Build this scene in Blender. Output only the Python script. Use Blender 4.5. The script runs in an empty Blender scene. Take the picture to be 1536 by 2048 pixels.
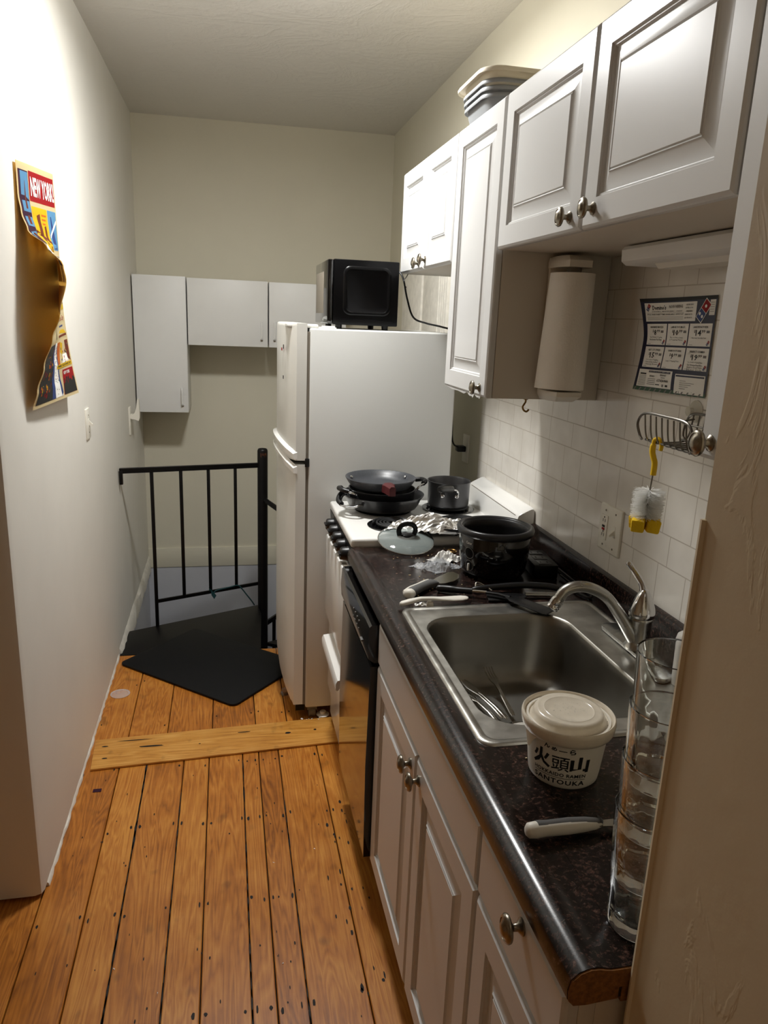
import bpy, bmesh, math, random
from mathutils import Vector, Matrix, Euler, noise
R = random.Random(7)
S = bpy.context.scene
COL = S.collection
rad = math.radians

# ------------------------------------------------------------------ camera
F_PX = 1472.68
yaw, pitch, roll = 0.21528598, 0.25444629, 0.04103628
CAM_Z = 1.616
cy, sy = math.cos(yaw), math.sin(yaw)
f0, r0, u0 = Vector((sy, cy, 0)), Vector((cy, -sy, 0)), Vector((0, 0, 1))
fw = f0 * math.cos(pitch) - u0 * math.sin(pitch)
up = u0 * math.cos(pitch) + f0 * math.sin(pitch)
rt = r0 * math.cos(roll) + up * math.sin(roll)
up2 = -r0 * math.sin(roll) + up * math.cos(roll)
cam = bpy.data.cameras.new('camera')
cam.sensor_fit = 'VERTICAL'; cam.sensor_height = 36.0; cam.lens = F_PX / 2048 * 36.0
cam.clip_start = 0.05
camo = bpy.data.objects.new('camera', cam); COL.objects.link(camo)
M = Matrix((rt, up2, -fw)).transposed().to_4x4(); M.translation = (0, 0, CAM_Z)
camo.matrix_world = M
S.camera = camo

# ------------------------------------------------------------------ light and exposure
W = bpy.data.worlds.new('world'); S.world = W; W.use_nodes = True
bgn = W.node_tree.nodes['Background']
bgn.inputs[0].default_value = (1.0, 0.86, 0.68, 1); bgn.inputs[1].default_value = 0.16

def lamp(name, loc, power, radius, color):
    l = bpy.data.lights.new(name, 'POINT'); l.energy = power; l.shadow_soft_size = radius; l.color = color
    o = bpy.data.objects.new(name, l); COL.objects.link(o); o.location = loc
    return o
al = bpy.data.lights.new('ceiling_lamp_shade', 'AREA'); al.shape = 'DISK'; al.size = 0.26; al.energy = 28; al.color = (1.0, 0.998, 0.98)
alo = bpy.data.objects.new('ceiling_lamp_shade', al); COL.objects.link(alo); alo.location = (0.17, 2.52, 2.60)
lamp('ceiling_lamp', (0.17, 2.52, 2.62), 8, 0.08, (1.0, 0.998, 0.98))
lamp('next_room_fill', (0.25, -0.7, 2.3), 2.2, 0.30, (1.0, 0.84, 0.64))  # unseen light added as warm ambient fill from behind the camera
S.view_settings.view_transform = 'Standard'
S.view_settings.look = 'None'
S.view_settings.exposure = 0.13
S.view_settings.gamma = 1.0
S.view_settings.use_curve_mapping = False
S.cycles.max_bounces = 24
S.cycles.transparent_max_bounces = 12
S.cycles.transmission_bounces = 24
S.cycles.diffuse_bounces = 6
S.cycles.glossy_bounces = 6

# ------------------------------------------------------------------ helpers
def lin(c):
    out = []
    for v in c[:3]:
        v /= 255.0
        out.append(v / 12.92 if v <= 0.04045 else ((v + 0.055) / 1.055) ** 2.4)
    return (*out, 1.0)

MATS = {}
class NT:
    """small helper to write node graphs"""
    def __init__(s, mat):
        s.t = mat.node_tree; s.n = s.t.nodes; s.l = s.t.links
    def new(s, typ, **kw):
        n = s.n.new(typ)
        for k, v in kw.items():
            setattr(n, k, v)
        return n
    def set(s, sock, v):
        if hasattr(v, 'is_output') or isinstance(v, bpy.types.NodeSocket):
            s.l.new(v, sock)
        else:
            sock.default_value = v
    def math(s, op, a, b=None, c=None, clamp=False):
        n = s.new('ShaderNodeMath', operation=op, use_clamp=clamp)
        s.set(n.inputs[0], a)
        if b is not None: s.set(n.inputs[1], b)
        if c is not None: s.set(n.inputs[2], c)
        return n.outputs[0]
    def mix(s, fac, a, b):
        n = s.new('ShaderNodeMix', data_type='RGBA')
        s.set(n.inputs[0], fac); s.set(n.inputs[6], a); s.set(n.inputs[7], b)
        return n.outputs[2]
    def obj(s):
        return s.new('ShaderNodeTexCoord').outputs['Object']
    def gpos(s):
        return s.new('ShaderNodeNewGeometry').outputs['Position']
    def noise(s, vec, scale, detail=4, rough=0.55, dist=0.0):
        n = s.new('ShaderNodeTexNoise')
        s.l.new(vec, n.inputs['Vector'])
        n.inputs['Scale'].default_value = scale; n.inputs['Detail'].default_value = detail
        n.inputs['Roughness'].default_value = rough; n.inputs['Distortion'].default_value = dist
        return n.outputs['Fac']
    def ramp(s, fac, stops):
        n = s.new('ShaderNodeValToRGB')
        e = n.color_ramp.elements
        while len(e) < len(stops): e.new(0.5)
        for k, (p, c) in enumerate(stops):
            e[k].position = p; e[k].color = c
        s.l.new(fac, n.inputs[0])
        return n.outputs[0]
    def mapping(s, vec, scale=(1, 1, 1), loc=(0, 0, 0)):
        n = s.new('ShaderNodeMapping')
        s.l.new(vec, n.inputs[0]); n.inputs['Scale'].default_value = scale; n.inputs['Location'].default_value = loc
        return n.outputs[0]
    def bump(s, h, strength, dist=0.002):
        n = s.new('ShaderNodeBump'); n.inputs['Strength'].default_value = strength; n.inputs['Distance'].default_value = dist
        s.l.new(h, n.inputs['Height'])
        s.l.new(n.outputs[0], s.bsdf.inputs['Normal'])
    @property
    def bsdf(s):
        return s.n['Principled BSDF']

def mat(name, col=(200, 200, 200), rough=0.5, metal=0.0, vary=0.0, vscale=20.0, bump=0.0, bscale=300.0, bdist=0.001, coat=0.0, spec=0.5, trans=0.0, alpha=1.0, ior=1.45, rvary=0.0, transl=0.0):
    m = bpy.data.materials.new(name); m.use_nodes = True
    t = NT(m); b = t.bsdf
    c = lin(col)
    b.inputs['Base Color'].default_value = c
    b.inputs['Roughness'].default_value = rough
    b.inputs['Metallic'].default_value = metal
    b.inputs['Coat Weight'].default_value = coat
    b.inputs['Coat Roughness'].default_value = 0.12
    b.inputs['Specular IOR Level'].default_value = spec
    b.inputs['Transmission Weight'].default_value = trans
    b.inputs['Alpha'].default_value = alpha
    b.inputs['IOR'].default_value = ior
    if vary > 0 or bump > 0 or rvary > 0:
        p = t.gpos()
        if vary > 0 or rvary > 0:
            nz = t.noise(p, vscale, 5)
        if vary > 0:
            lo = tuple(max(0, x * (1 - vary)) for x in c[:3]) + (1,)
            hi = tuple(min(1, x * (1 + vary)) for x in c[:3]) + (1,)
            t.l.new(t.ramp(nz, [(0.3, lo), (0.7, hi)]), b.inputs['Base Color'])
        if rvary > 0:
            t.l.new(t.math('MULTIPLY_ADD', nz, rvary, rough - rvary / 2, clamp=True), b.inputs['Roughness'])
        if bump > 0:
            t.bump(t.noise(p, bscale, 3), bump, bdist)
    if transl > 0:
        tb = t.new('ShaderNodeBsdfTranslucent'); tb.inputs[0].default_value = c
        ms = t.new('ShaderNodeMixShader'); ms.inputs[0].default_value = transl
        out = t.n['Material Output']
        t.l.new(b.outputs[0], ms.inputs[1]); t.l.new(tb.outputs[0], ms.inputs[2]); t.l.new(ms.outputs[0], out.inputs[0])
    MATS[name] = m
    return m

ROOT = {}
class MB:
    """collects geometry for one mesh object"""
    def __init__(s):
        s.v = []; s.f = []; s.m = []
    def add(s, verts, faces, mi=0, M=None):
        k = len(s.v)
        if M is not None:
            s.v += [M @ Vector(p) for p in verts]
        else:
            s.v += [Vector(p) for p in verts]
        for f in faces:
            s.f.append([k + i for i in f]); s.m.append(mi)
        return s
    def bm(s, bm, mi=0, M=None):
        bm.verts.index_update()
        s.add([v.co.copy() for v in bm.verts], [[v.index for v in f.verts] for f in bm.faces], mi, M)
        bm.free(); return s
    def box(s, x0, x1, y0, y1, z0, z1, mi=0, bev=0.0, seg=2, M=None):
        bm = bmesh.new()
        bmesh.ops.create_cube(bm, size=1)
        for v in bm.verts:
            v.co = Vector(((x0 + x1) / 2 + v.co.x * (x1 - x0), (y0 + y1) / 2 + v.co.y * (y1 - y0), (z0 + z1) / 2 + v.co.z * (z1 - z0)))
        if bev > 0:
            bmesh.ops.bevel(bm, geom=bm.edges[:], offset=bev, segments=seg, affect='EDGES', profile=0.5)
        return s.bm(bm, mi, M)
    def loft(s, loops, mi=0, cap0=True, cap1=True, M=None, closed=True):
        n = len(loops[0]); vs = []; fs = []
        for L in loops: vs += [Vector(p) for p in L]
        for i in range(len(loops) - 1):
            for j in range(n if closed else n - 1):
                a, b = i * n + j, i * n + (j + 1) % n
                fs.append([a, b, b + n, a + n])
        if cap0: fs.append(list(range(n))[::-1])
        if cap1: fs.append([(len(loops) - 1) * n + j for j in range(n)])
        return s.add(vs, fs, mi, M)
    def lathe(s, prof, mi=0, M=None, seg=40, sx=1.0, sy=1.0):
        loops = []
        cap0 = prof[0][0] < 1e-4; cap1 = prof[-1][0] < 1e-4
        for r, h in prof:
            r = max(r, 1e-5)
            loops.append([(r * sx * math.cos(2 * math.pi * k / seg), r * sy * math.sin(2 * math.pi * k / seg), h) for k in range(seg)])
        return s.loft(loops, mi, cap0, cap1, M)
    def tube(s, pts, r, mi=0, seg=10, cap=True, M=None, flat=1.0, closed=False):
        pts = [Vector(p) for p in pts]
        n = len(pts)
        rr = r if isinstance(r, (list, tuple)) else [r] * n
        loops = []; prev = None
        for i, p in enumerate(pts):
            if closed:
                d = pts[(i + 1) % n] - pts[i - 1]
            else:
                d = pts[min(i + 1, n - 1)] - pts[max(i - 1, 0)]
            d.normalize()
            if prev is None:
                a = Vector((0, 0, 1)) if abs(d.z) < 0.9 else Vector((1, 0, 0))
                u = d.cross(a).normalized()
            else:
                u = (prev - d * prev.dot(d)).normalized()
            prev = u
            w = d.cross(u)
            loops.append([p + (u * math.cos(2 * math.pi * k / seg) + w * math.sin(2 * math.pi * k / seg) * flat) * rr[i] for k in range(seg)])
        if closed:
            loops.append(loops[0])
            return s.loft(loops, mi, False, False, M)
        return s.loft(loops, mi, cap, cap, M)
    def prism(s, poly, z0, z1, mi=0, M=None, bev=0.0):
        bm = bmesh.new()
        vs = [bm.verts.new((x, y, z0)) for x, y in poly]
        f = bm.faces.new(vs)
        r = bmesh.ops.extrude_face_region(bm, geom=[f])
        for e in r['geom']:
            if isinstance(e, bmesh.types.BMVert): e.co.z = z1
        if bev > 0:
            ed = [e for e in bm.edges if abs(e.verts[0].co.z - e.verts[1].co.z) < 1e-7]
            bmesh.ops.bevel(bm, geom=ed, offset=bev, segments=2, affect='EDGES', profile=0.5)
        return s.bm(bm, mi, M)
    def grid(s, fn, nu, nv, mi=0, u0=0, u1=1, v0=0, v1=1, M=None, flip=False):
        vs = [fn(u0 + (u1 - u0) * i / nu, v0 + (v1 - v0) * j / nv) for j in range(nv + 1) for i in range(nu + 1)]
        fs = []
        for j in range(nv):
            for i in range(nu):
                a = j * (nu + 1) + i
                q = [a, a + 1, a + nu + 2, a + nu + 1]
                fs.append(q[::-1] if flip else q)
        return s.add(vs, fs, mi, M)
    def build(s, name, mats, parent=None, loc=None, local=False, angle=35, recalc=True, smooth=True):
        me = bpy.data.meshes.new(name)
        if parent is not None:
            base = ROOT[parent.name]
        else:
            base = Vector(loc) if loc is not None else Vector((0, 0, 0))
        sub = Vector((0, 0, 0)) if local else base
        me.from_pydata([v - sub for v in s.v], [], s.f)
        if not isinstance(mats, (list, tuple)): mats = [mats]
        for m in mats: me.materials.append(MATS[m] if isinstance(m, str) else m)
        me.polygons.foreach_set('material_index', s.m)
        if recalc:
            bm = bmesh.new(); bm.from_mesh(me)
            bmesh.ops.remove_doubles(bm, verts=bm.verts, dist=1e-6)
            bmesh.ops.recalc_face_normals(bm, faces=bm.faces); bm.to_mesh(me); bm.free()
        if smooth:
            me.polygons.foreach_set('use_smooth', [True] * len(me.polygons))
            me.set_sharp_from_angle(angle=rad(angle))
        me.update()
        o = bpy.data.objects.new(name, me); COL.objects.link(o)
        if parent is not None: o.parent = parent
        else: o.location = base
        ROOT[o.name] = base if not local else Vector((0, 0, 0))
        return o

def tag(o, label, cat, group=None):
    o['label'] = label; o['category'] = cat
    if group: o['group'] = group
    return o
def thing(name, label, cat, loc, group=None, rot=None):
    o = bpy.data.objects.new(name, None); COL.objects.link(o)
    o.location = loc; o.empty_display_size = 0.05
    if rot is not None: o.rotation_euler = rot
    ROOT[o.name] = Vector(loc) if rot is None else Vector((0, 0, 0))
    return tag(o, label, cat, group)
def struct(o):
    o['kind'] = 'structure'; return o
def copy_tree(src, loc=None, parent=None):
    c = src.copy(); COL.objects.link(c)
    if parent is not None: c.parent = parent
    if loc is not None: c.location = loc
    for ch in list(src.children): copy_tree(ch, None, c)
    return c

_tc = {}
def text_geo(body, bold=0.0, spacing=1.0, res=2):
    """letters as flat polygons, cap height about 0.7, left baseline at the origin"""
    key = (body, bold, spacing, res)
    if key in _tc: return _tc[key]
    c = bpy.data.curves.new('lettering', 'FONT'); c.body = body; c.offset = bold; c.space_character = spacing; c.resolution_u = res
    o = bpy.data.objects.new('lettering', c); COL.objects.link(o)
    dg = bpy.context.evaluated_depsgraph_get()
    ev = o.evaluated_get(dg); me = ev.to_mesh()
    vs = [(v.co.x, v.co.y) for v in me.vertices]; fs = [list(p.vertices) for p in me.polygons]
    ev.to_mesh_clear()
    bpy.data.objects.remove(o); bpy.data.curves.remove(c)
    x0 = min(v[0] for v in vs); x1 = max(v[0] for v in vs); y0 = min(v[1] for v in vs); y1 = max(v[1] for v in vs)
    _tc[key] = (vs, fs, x0, x1, y0, y1)
    return _tc[key]
def put_text(mb, body, fn, x0, y0, x1, y1, mi, bold=0.0, spacing=1.0, res=2, keep=False):
    """fit lettering into the box x0..x1, y0..y1 of a flat chart and send it through fn(x, y)"""
    vs, fs, a0, a1, b0, b1 = text_geo(body, bold, spacing, res)
    kx = (x1 - x0) / (a1 - a0); ky = (y1 - y0) / (b1 - b0)
    if keep: kx = ky = min(abs(kx), abs(ky)) ; 
    mb.add([fn(x0 + (x - a0) * kx, y0 + (y - b0) * ky) for x, y in vs], fs, mi)
def put_poly(mb, pts, fn, mi, n=6):
    """flat chart quad (4 points) subdivided and sent through fn"""
    (ax, ay), (bx, by), (cx, cy_), (dx, dy) = pts
    def g(u, v):
        x = (ax * (1 - u) + bx * u) * (1 - v) + (dx * (1 - u) + cx * u) * v
        y = (ay * (1 - u) + by * u) * (1 - v) + (dy * (1 - u) + cy_ * u) * v
        return fn(x, y)
    mb.grid(g, n, n, mi)
def put_rect(mb, x0, y0, x1, y1, fn, mi, n=6):
    put_poly(mb, [(x0, y0), (x1, y0), (x1, y1), (x0, y1)], fn, mi, n)
def rrect(x0, x1, y0, y1, r, n=6):
    out = []
    for cx, cy_, a in ((x1 - r, y1 - r, 0), (x0 + r, y1 - r, 90), (x0 + r, y0 + r, 180), (x1 - r, y0 + r, 270)):
        for k in range(n + 1):
            t = rad(a + 90 * k / n); out.append((cx + r * math.cos(t), cy_ + r * math.sin(t)))
    return out
def axis_m(p, d):
    """matrix that puts local +Z along d at p"""
    d = Vector(d).normalized()
    return Matrix.Translation(p) @ d.to_track_quat('Z', 'Y').to_matrix().to_4x4()
def bez(p, n=10):
    """smooth polyline through points (Catmull-Rom)"""
    p = [Vector(q) for q in p]
    P = [p[0] * 2 - p[1]] + p + [p[-1] * 2 - p[-2]]
    out = []
    for i in range(1, len(P) - 2):
        for k in range(n):
            t = k / n
            a, b, c, d = P[i - 1], P[i], P[i + 1], P[i + 2]
            out.append(0.5 * ((2 * b) + (c - a) * t + (2 * a - 5 * b + 4 * c - d) * t * t + (-a + 3 * b - 3 * c + d) * t ** 3))
    out.append(p[-1])
    return out
def lerp_table(tab, x):
    if x <= tab[0][0]: return tab[0][1]
    for (a, b), (c, d) in zip(tab, tab[1:]):
        if x <= c:
            t = (x - a) / (c - a); t = t * t * (3 - 2 * t)
            return b + (d - b) * t
    return tab[-1][1]

# ------------------------------------------------------------------ materials
def wood_floor(name, dark, mid, light, gscale=1.0, axis='Y'):
    m = bpy.data.materials.new(name); m.use_nodes = True; MATS[name] = m
    t = NT(m); b = t.bsdf
    p = t.gpos()
    a = t.new('ShaderNodeAttribute', attribute_name='plank').outputs['Fac']
    off = t.new('ShaderNodeCombineXYZ'); t.l.new(t.math('MULTIPLY', a, 37.0), off.inputs[0]); t.l.new(t.math('MULTIPLY', a, 91.0), off.inputs[1])
    add = t.new('ShaderNodeVectorMath', operation='ADD'); t.l.new(p, add.inputs[0]); t.l.new(off.outputs[0], add.inputs[1])
    v = add.outputs[0]
    sc = (9, 0.8, 1) if axis == 'Y' else (0.8, 9, 1)
    n1 = t.noise(t.mapping(v, sc), 1.6 * gscale, 3, 0.5, 0.6)
    rings = t.math('FRACT', t.math('MULTIPLY', n1, 13.0))
    rings = t.math('ABSOLUTE', t.math('SUBTRACT', rings, 0.5))
    rings = t.math('MULTIPLY', rings, 2.0)
    sc2 = (160, 5, 1) if axis == 'Y' else (5, 160, 1)
    n2 = t.noise(t.mapping(v, sc2), 1.0, 4, 0.7)
    n3 = t.noise(v, 5.0, 4, 0.6)
    g = t.math('ADD', t.math('MULTIPLY', rings, 0.20), t.math('ADD', t.math('MULTIPLY', n2, 0.55), t.math('MULTIPLY', n3, 0.5)))
    g = t.math('ADD', g, t.math('MULTIPLY_ADD', a, 0.20, -0.20))
    col = t.ramp(g, [(0.22, lin(dark)), (0.50, lin(mid)), (0.80, lin(light))])
    spot = t.ramp(t.noise(t.mapping(v, (1.6, 1, 1)), 9.0, 2, 0.5), [(0.27, (0.25, 0.25, 0.25, 1)), (0.36, (1, 1, 1, 1))])
    mm = t.new('ShaderNodeMix', data_type='RGBA', blend_type='MULTIPLY'); mm.inputs[0].default_value = 0.45
    t.l.new(col, mm.inputs[6]); t.l.new(spot, mm.inputs[7])
    t.l.new(mm.outputs[2], b.inputs['Base Color'])
    b.inputs['Roughness'].default_value = 0.42
    t.l.new(t.math('MULTIPLY_ADD', n3, 0.3, 0.24), b.inputs['Roughness'])
    t.bump(g, 0.12, 0.002)
    return m
wood_floor('pine_floor', (112, 60, 14), (172, 104, 32), (204, 140, 58))
wood_floor('pine_threshold', (140, 82, 26), (192, 134, 56), (216, 164, 86), 0.8, 'X')
mat('floor_gap', (18, 11, 6), 0.9)
mat('nail_hole', (16, 10, 7), 0.7)
mat('wall_paint', (222, 219, 211), 0.55, vary=0.03, vscale=3, bump=0.12, bscale=60, bdist=0.002)
mat('wall_cream', (214, 209, 191), 0.6, vary=0.02, vscale=3, bump=0.10, bscale=60, bdist=0.002)
mat('wall_tan', (214, 200, 172), 0.6, vary=0.05, vscale=4)
mat('stair_paint', (194, 196, 203), 0.38, vary=0.05, vscale=2.5, bump=0.1, bscale=40)
mat('trim_white', (226, 222, 212), 0.5, vary=0.10, vscale=25, bump=0.3, bscale=90)
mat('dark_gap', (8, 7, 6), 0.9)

def plaster(name, col, strength, dist):
    m = bpy.data.materials.new(name); m.use_nodes = True; MATS[name] = m
    t = NT(m); b = t.bsdf
    b.inputs['Base Color'].default_value = lin(col); b.inputs['Roughness'].default_value = 0.55
    p = t.gpos()
    n = t.noise(p, 2.6, 5, 0.6, 2.2)
    sharp = t.math('ABSOLUTE', t.math('SUBTRACT', n, 0.5))
    k = t.math('MULTIPLY_ADD', t.math('SUBTRACT', 0.08, sharp, clamp=True), 8.0, t.noise(p, 30, 3))
    t.bump(k, strength, dist)
plaster('ceiling_plaster', (214, 211, 205), 0.34, 0.005)
# the scraped partition: same paint, vertical scrape marks in relief
def scraped():
    m = MATS['wall_tan']; t = NT(m); b = t.bsdf
    p = t.gpos()
    n = t.noise(t.mapping(p, (6, 6, 2.2)), 2.2, 5, 0.6, 0.8)
    k = t.math('MULTIPLY', t.math('GREATER_THAN', n, 0.60), 0.5)
    k = t.math('ADD', t.ramp(n, [(0.60, (0, 0, 0, 1)), (0.63, (1, 1, 1, 1))]), t.noise(p, 50, 3))
    t.bump(k, 0.10, 0.004)
scraped()

def tiles():
    """white wall tiles: rows of squares alternating with rows of low oblong tiles"""
    m = bpy.data.materials.new('wall_tile'); m.use_nodes = True; MATS['wall_tile'] = m
    t = NT(m); b = t.bsdf
    sep = t.new('ShaderNodeSeparateXYZ'); t.l.new(t.gpos(), sep.inputs[0])
    y, z = sep.outputs[1], sep.outputs[2]
    per, thin = 0.1855, 0.0735
    q = t.math('DIVIDE', t.math('SUBTRACT', z, 1.087 - 10 * per), per)
    row = t.math('FLOOR', q); u = t.math('MULTIPLY', t.math('FRACT', q), per)
    isthin = t.math('LESS_THAN', u, thin)
    g = 0.0014
    def near(val, pos):
        return t.math('LESS_THAN', t.math('ABSOLUTE', t.math('SUBTRACT', val, pos)), g)
    hz = t.math('MAXIMUM', t.math('MAXIMUM', near(u, 0.0), near(u, thin)), near(u, per))
    def vert(w, y0, shift=None):
        a = t.math('SUBTRACT', y, y0 - 20 * w)
        if shift is not None: a = t.math('ADD', a, shift)
        f = t.math('MULTIPLY', t.math('FRACT', t.math('DIVIDE', a, w)), w)
        return t.math('MAXIMUM', near(f, 0.0), near(f, w))
    odd = t.math('MULTIPLY', t.math('MODULO', row, 2.0), 0.0775)
    vt = vert(0.155, 2.072, odd)
    vq = vert(0.110, 1.926)
    v = t.math('ADD', t.math('MULTIPLY', isthin, vt), t.math('MULTIPLY', t.math('SUBTRACT', 1.0, isthin), vq))
    grout = t.math('MAXIMUM', hz, v, clamp=True)
    nz = t.noise(t.gpos(), 6, 3)
    base = t.ramp(nz, [(0.35, lin((216, 211, 202))), (0.65, lin((230, 226, 218)))])
    t.l.new(t.mix(grout, base, lin((182, 174, 162))), b.inputs['Base Color'])
    t.l.new(t.math('MULTIPLY_ADD', grout, 0.5, 0.16), b.inputs['Roughness'])
    t.bump(t.math('ADD', t.math('MULTIPLY', grout, -1.0), t.math('MULTIPLY', t.noise(t.gpos(), 14, 2), 0.5)), 0.35, 0.0016)
tiles()

def laminate():
    m = bpy.data.materials.new('dark_laminate'); m.use_nodes = True; MATS['dark_laminate'] = m
    t = NT(m); b = t.bsdf; p = t.gpos()
    n1 = t.noise(t.mapping(p, (1.0, 1.3, 1.0)), 110, 6, 0.8, 0.35)
    n2 = t.noise(p, 22, 4, 0.6, 0.5)
    c1 = t.ramp(n1, [(0.375, lin((9, 7, 6))), (0.51, lin((30, 22, 20))), (0.61, lin((78, 58, 51))), (0.71, lin((134, 109, 97)))])
    c2 = t.ramp(n2, [(0.4, (0.55, 0.5, 0.5, 1)), (0.65, (1.1, 1.0, 0.95, 1))])
    mm = t.new('ShaderNodeMix', data_type='RGBA', blend_type='MULTIPLY'); mm.inputs[0].default_value = 1.0
    t.l.new(c1, mm.inputs[6]); t.l.new(c2, mm.inputs[7])
    t.l.new(mm.outputs[2], b.inputs['Base Color'])
    b.inputs['Roughness'].default_value = 0.22
    b.inputs['Specular IOR Level'].default_value = 0.4
    t.bump(n1, 0.05, 0.001)
laminate()
mat('chipboard', (132, 88, 44), 0.9, vary=0.35, vscale=180, bump=0.4, bscale=250)
mat('white_thermofoil', (207, 207, 206), 0.34, bump=0.06, bscale=700, bdist=0.0006)
mat('cabinet_box', (206, 199, 187), 0.5)
mat('flat_white', (224, 224, 222), 0.42, vary=0.015, vscale=8)
mat('pewter', (150, 143, 130), 0.30, 1.0, vary=0.25, vscale=120)
mat('fridge_white', (204, 205, 202), 0.42, bump=0.22, bscale=420, bdist=0.0008)
mat('fridge_door', (214, 213, 207), 0.28, vary=0.02, vscale=6)
mat('gasket', (120, 112, 100), 0.7)
mat('black_plastic', (14, 14, 15), 0.35)
mat('black_gloss', (7, 7, 8), 0.06, coat=0.6)
mat('black_matte', (6, 6, 7), 0.28, spec=0.2)
mat('black_iron', (8, 7, 7), 0.40, spec=0.3, vary=0.3, vscale=30, bump=0.15, bscale=120)
mat('worn_wood', (96, 52, 24), 0.5, vary=0.4, vscale=60)
mat('landing_black', (13, 12, 12), 0.45, spec=0.25, vary=0.25, vscale=14, bump=0.1, bscale=160)
mat('rubber_mat', (9, 10, 12), 0.6, spec=0.25, vary=0.1, vscale=10, bump=0.25, bscale=900, bdist=0.0006)
mat('stainless', (176, 175, 170), 0.27, 1.0, vary=0.06, vscale=12, rvary=0.12)
mat('stainless_worn', (186, 184, 178), 0.33, 1.0, vary=0.18, vscale=26, rvary=0.18)
mat('basin_steel', (150, 147, 140), 0.36, 1.0, vary=0.08, vscale=10, rvary=0.1)
mat('chrome', (205, 205, 205), 0.10, 1.0)
mat('cutlery_steel', (200, 198, 192), 0.16, 1.0)
mat('enamel_white', (232, 231, 227), 0.18, coat=0.3)
mat('nonstick', (24, 24, 26), 0.38, vary=0.2, vscale=90)
mat('nonstick_grey', (62, 64, 68), 0.36, vary=0.35, vscale=420)
mat('pan_outside', (34, 34, 36), 0.30, vary=0.15, vscale=20)
mat('anodized', (78, 78, 80), 0.32, 0.7)
mat('silicone_red', (78, 20, 24), 0.45)
mat('burner_coil', (26, 26, 27), 0.55)
mat('foil', (236, 235, 232), 0.30, 0.9)
mat('lid_glass', (150, 160, 158), 0.06, alpha=0.45)
mat('clear_glass', (250, 252, 252), 0.0, trans=1.0, ior=1.47)
mat('clear_plastic', (235, 238, 240), 0.12, trans=0.85, ior=1.2, alpha=0.6)
mat('film', (225, 230, 235), 0.18, alpha=0.32)
mat('milky_plastic', (226, 222, 214), 0.35, alpha=0.72)
mat('tub_plastic', (232, 227, 216), 0.38)
mat('lid_plastic', (222, 213, 196), 0.22, coat=0.2, vary=0.05, vscale=60)
mat('soup_tint', (206, 172, 120), 0.4)
mat('ink_black', (16, 16, 17), 0.6)
mat('ink_grey', (120, 118, 116), 0.6)
mat('ink_red', (178, 26, 34), 0.55, transl=0.5)
mat('ink_blue', (24, 52, 112), 0.5)
mat('ink_navy', (14, 18, 52), 0.4)
mat('ink_sky', (112, 172, 218), 0.5, transl=0.5)
mat('ink_yellow', (240, 204, 30), 0.5, transl=0.5)
mat('ink_orange', (222, 124, 44), 0.5, transl=0.5)
mat('ink_brown', (132, 62, 38), 0.55, transl=0.5)
mat('ink_purple', (72, 32, 62), 0.5, transl=0.5)
mat('ink_green', (52, 84, 62), 0.5)
mat('paper_white', (236, 234, 228), 0.5)
mat('poster_cream', (232, 220, 178), 0.5, transl=0.5)
mat('poster_back', (240, 200, 118), 0.7, transl=0.6)
mat('towel_paper', (236, 231, 222), 0.9, bump=0.6, bscale=210, bdist=0.0015)
mat('holder_plastic', (224, 218, 206), 0.4)
mat('yellow_plastic', (238, 196, 22), 0.35)
mat('yellow_sponge', (236, 196, 30), 0.9, bump=0.8, bscale=260, bdist=0.002)
mat('bristle_white', (250, 250, 248), 0.5, transl=0.3)
mat('wire_steel', (120, 116, 110), 0.30, 1.0)
mat('suction_rubber', (206, 200, 182), 0.3, alpha=0.5)
mat('grey_handle', (92, 92, 92), 0.5)
mat('white_handle', (226, 222, 212), 0.42)
mat('bin_grey', (150, 153, 156), 0.4)
mat('bin_cream', (232, 224, 204), 0.42)
mat('outlet_white', (226, 222, 210), 0.38)
mat('cord_black', (20, 20, 21), 0.4)
mat('brass', (150, 118, 70), 0.35, 1.0)
mat('grime', (104, 72, 40), 0.6)
mat('crumb', (196, 176, 140), 0.8)
mat('dish_blue', (60, 96, 160), 0.2)
mat('teal_tape', (24, 62, 66), 0.5)

# ------------------------------------------------------------------ setting
WL, WR, WB, ZC = -0.525, 1.000, 4.90, 2.715
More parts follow.
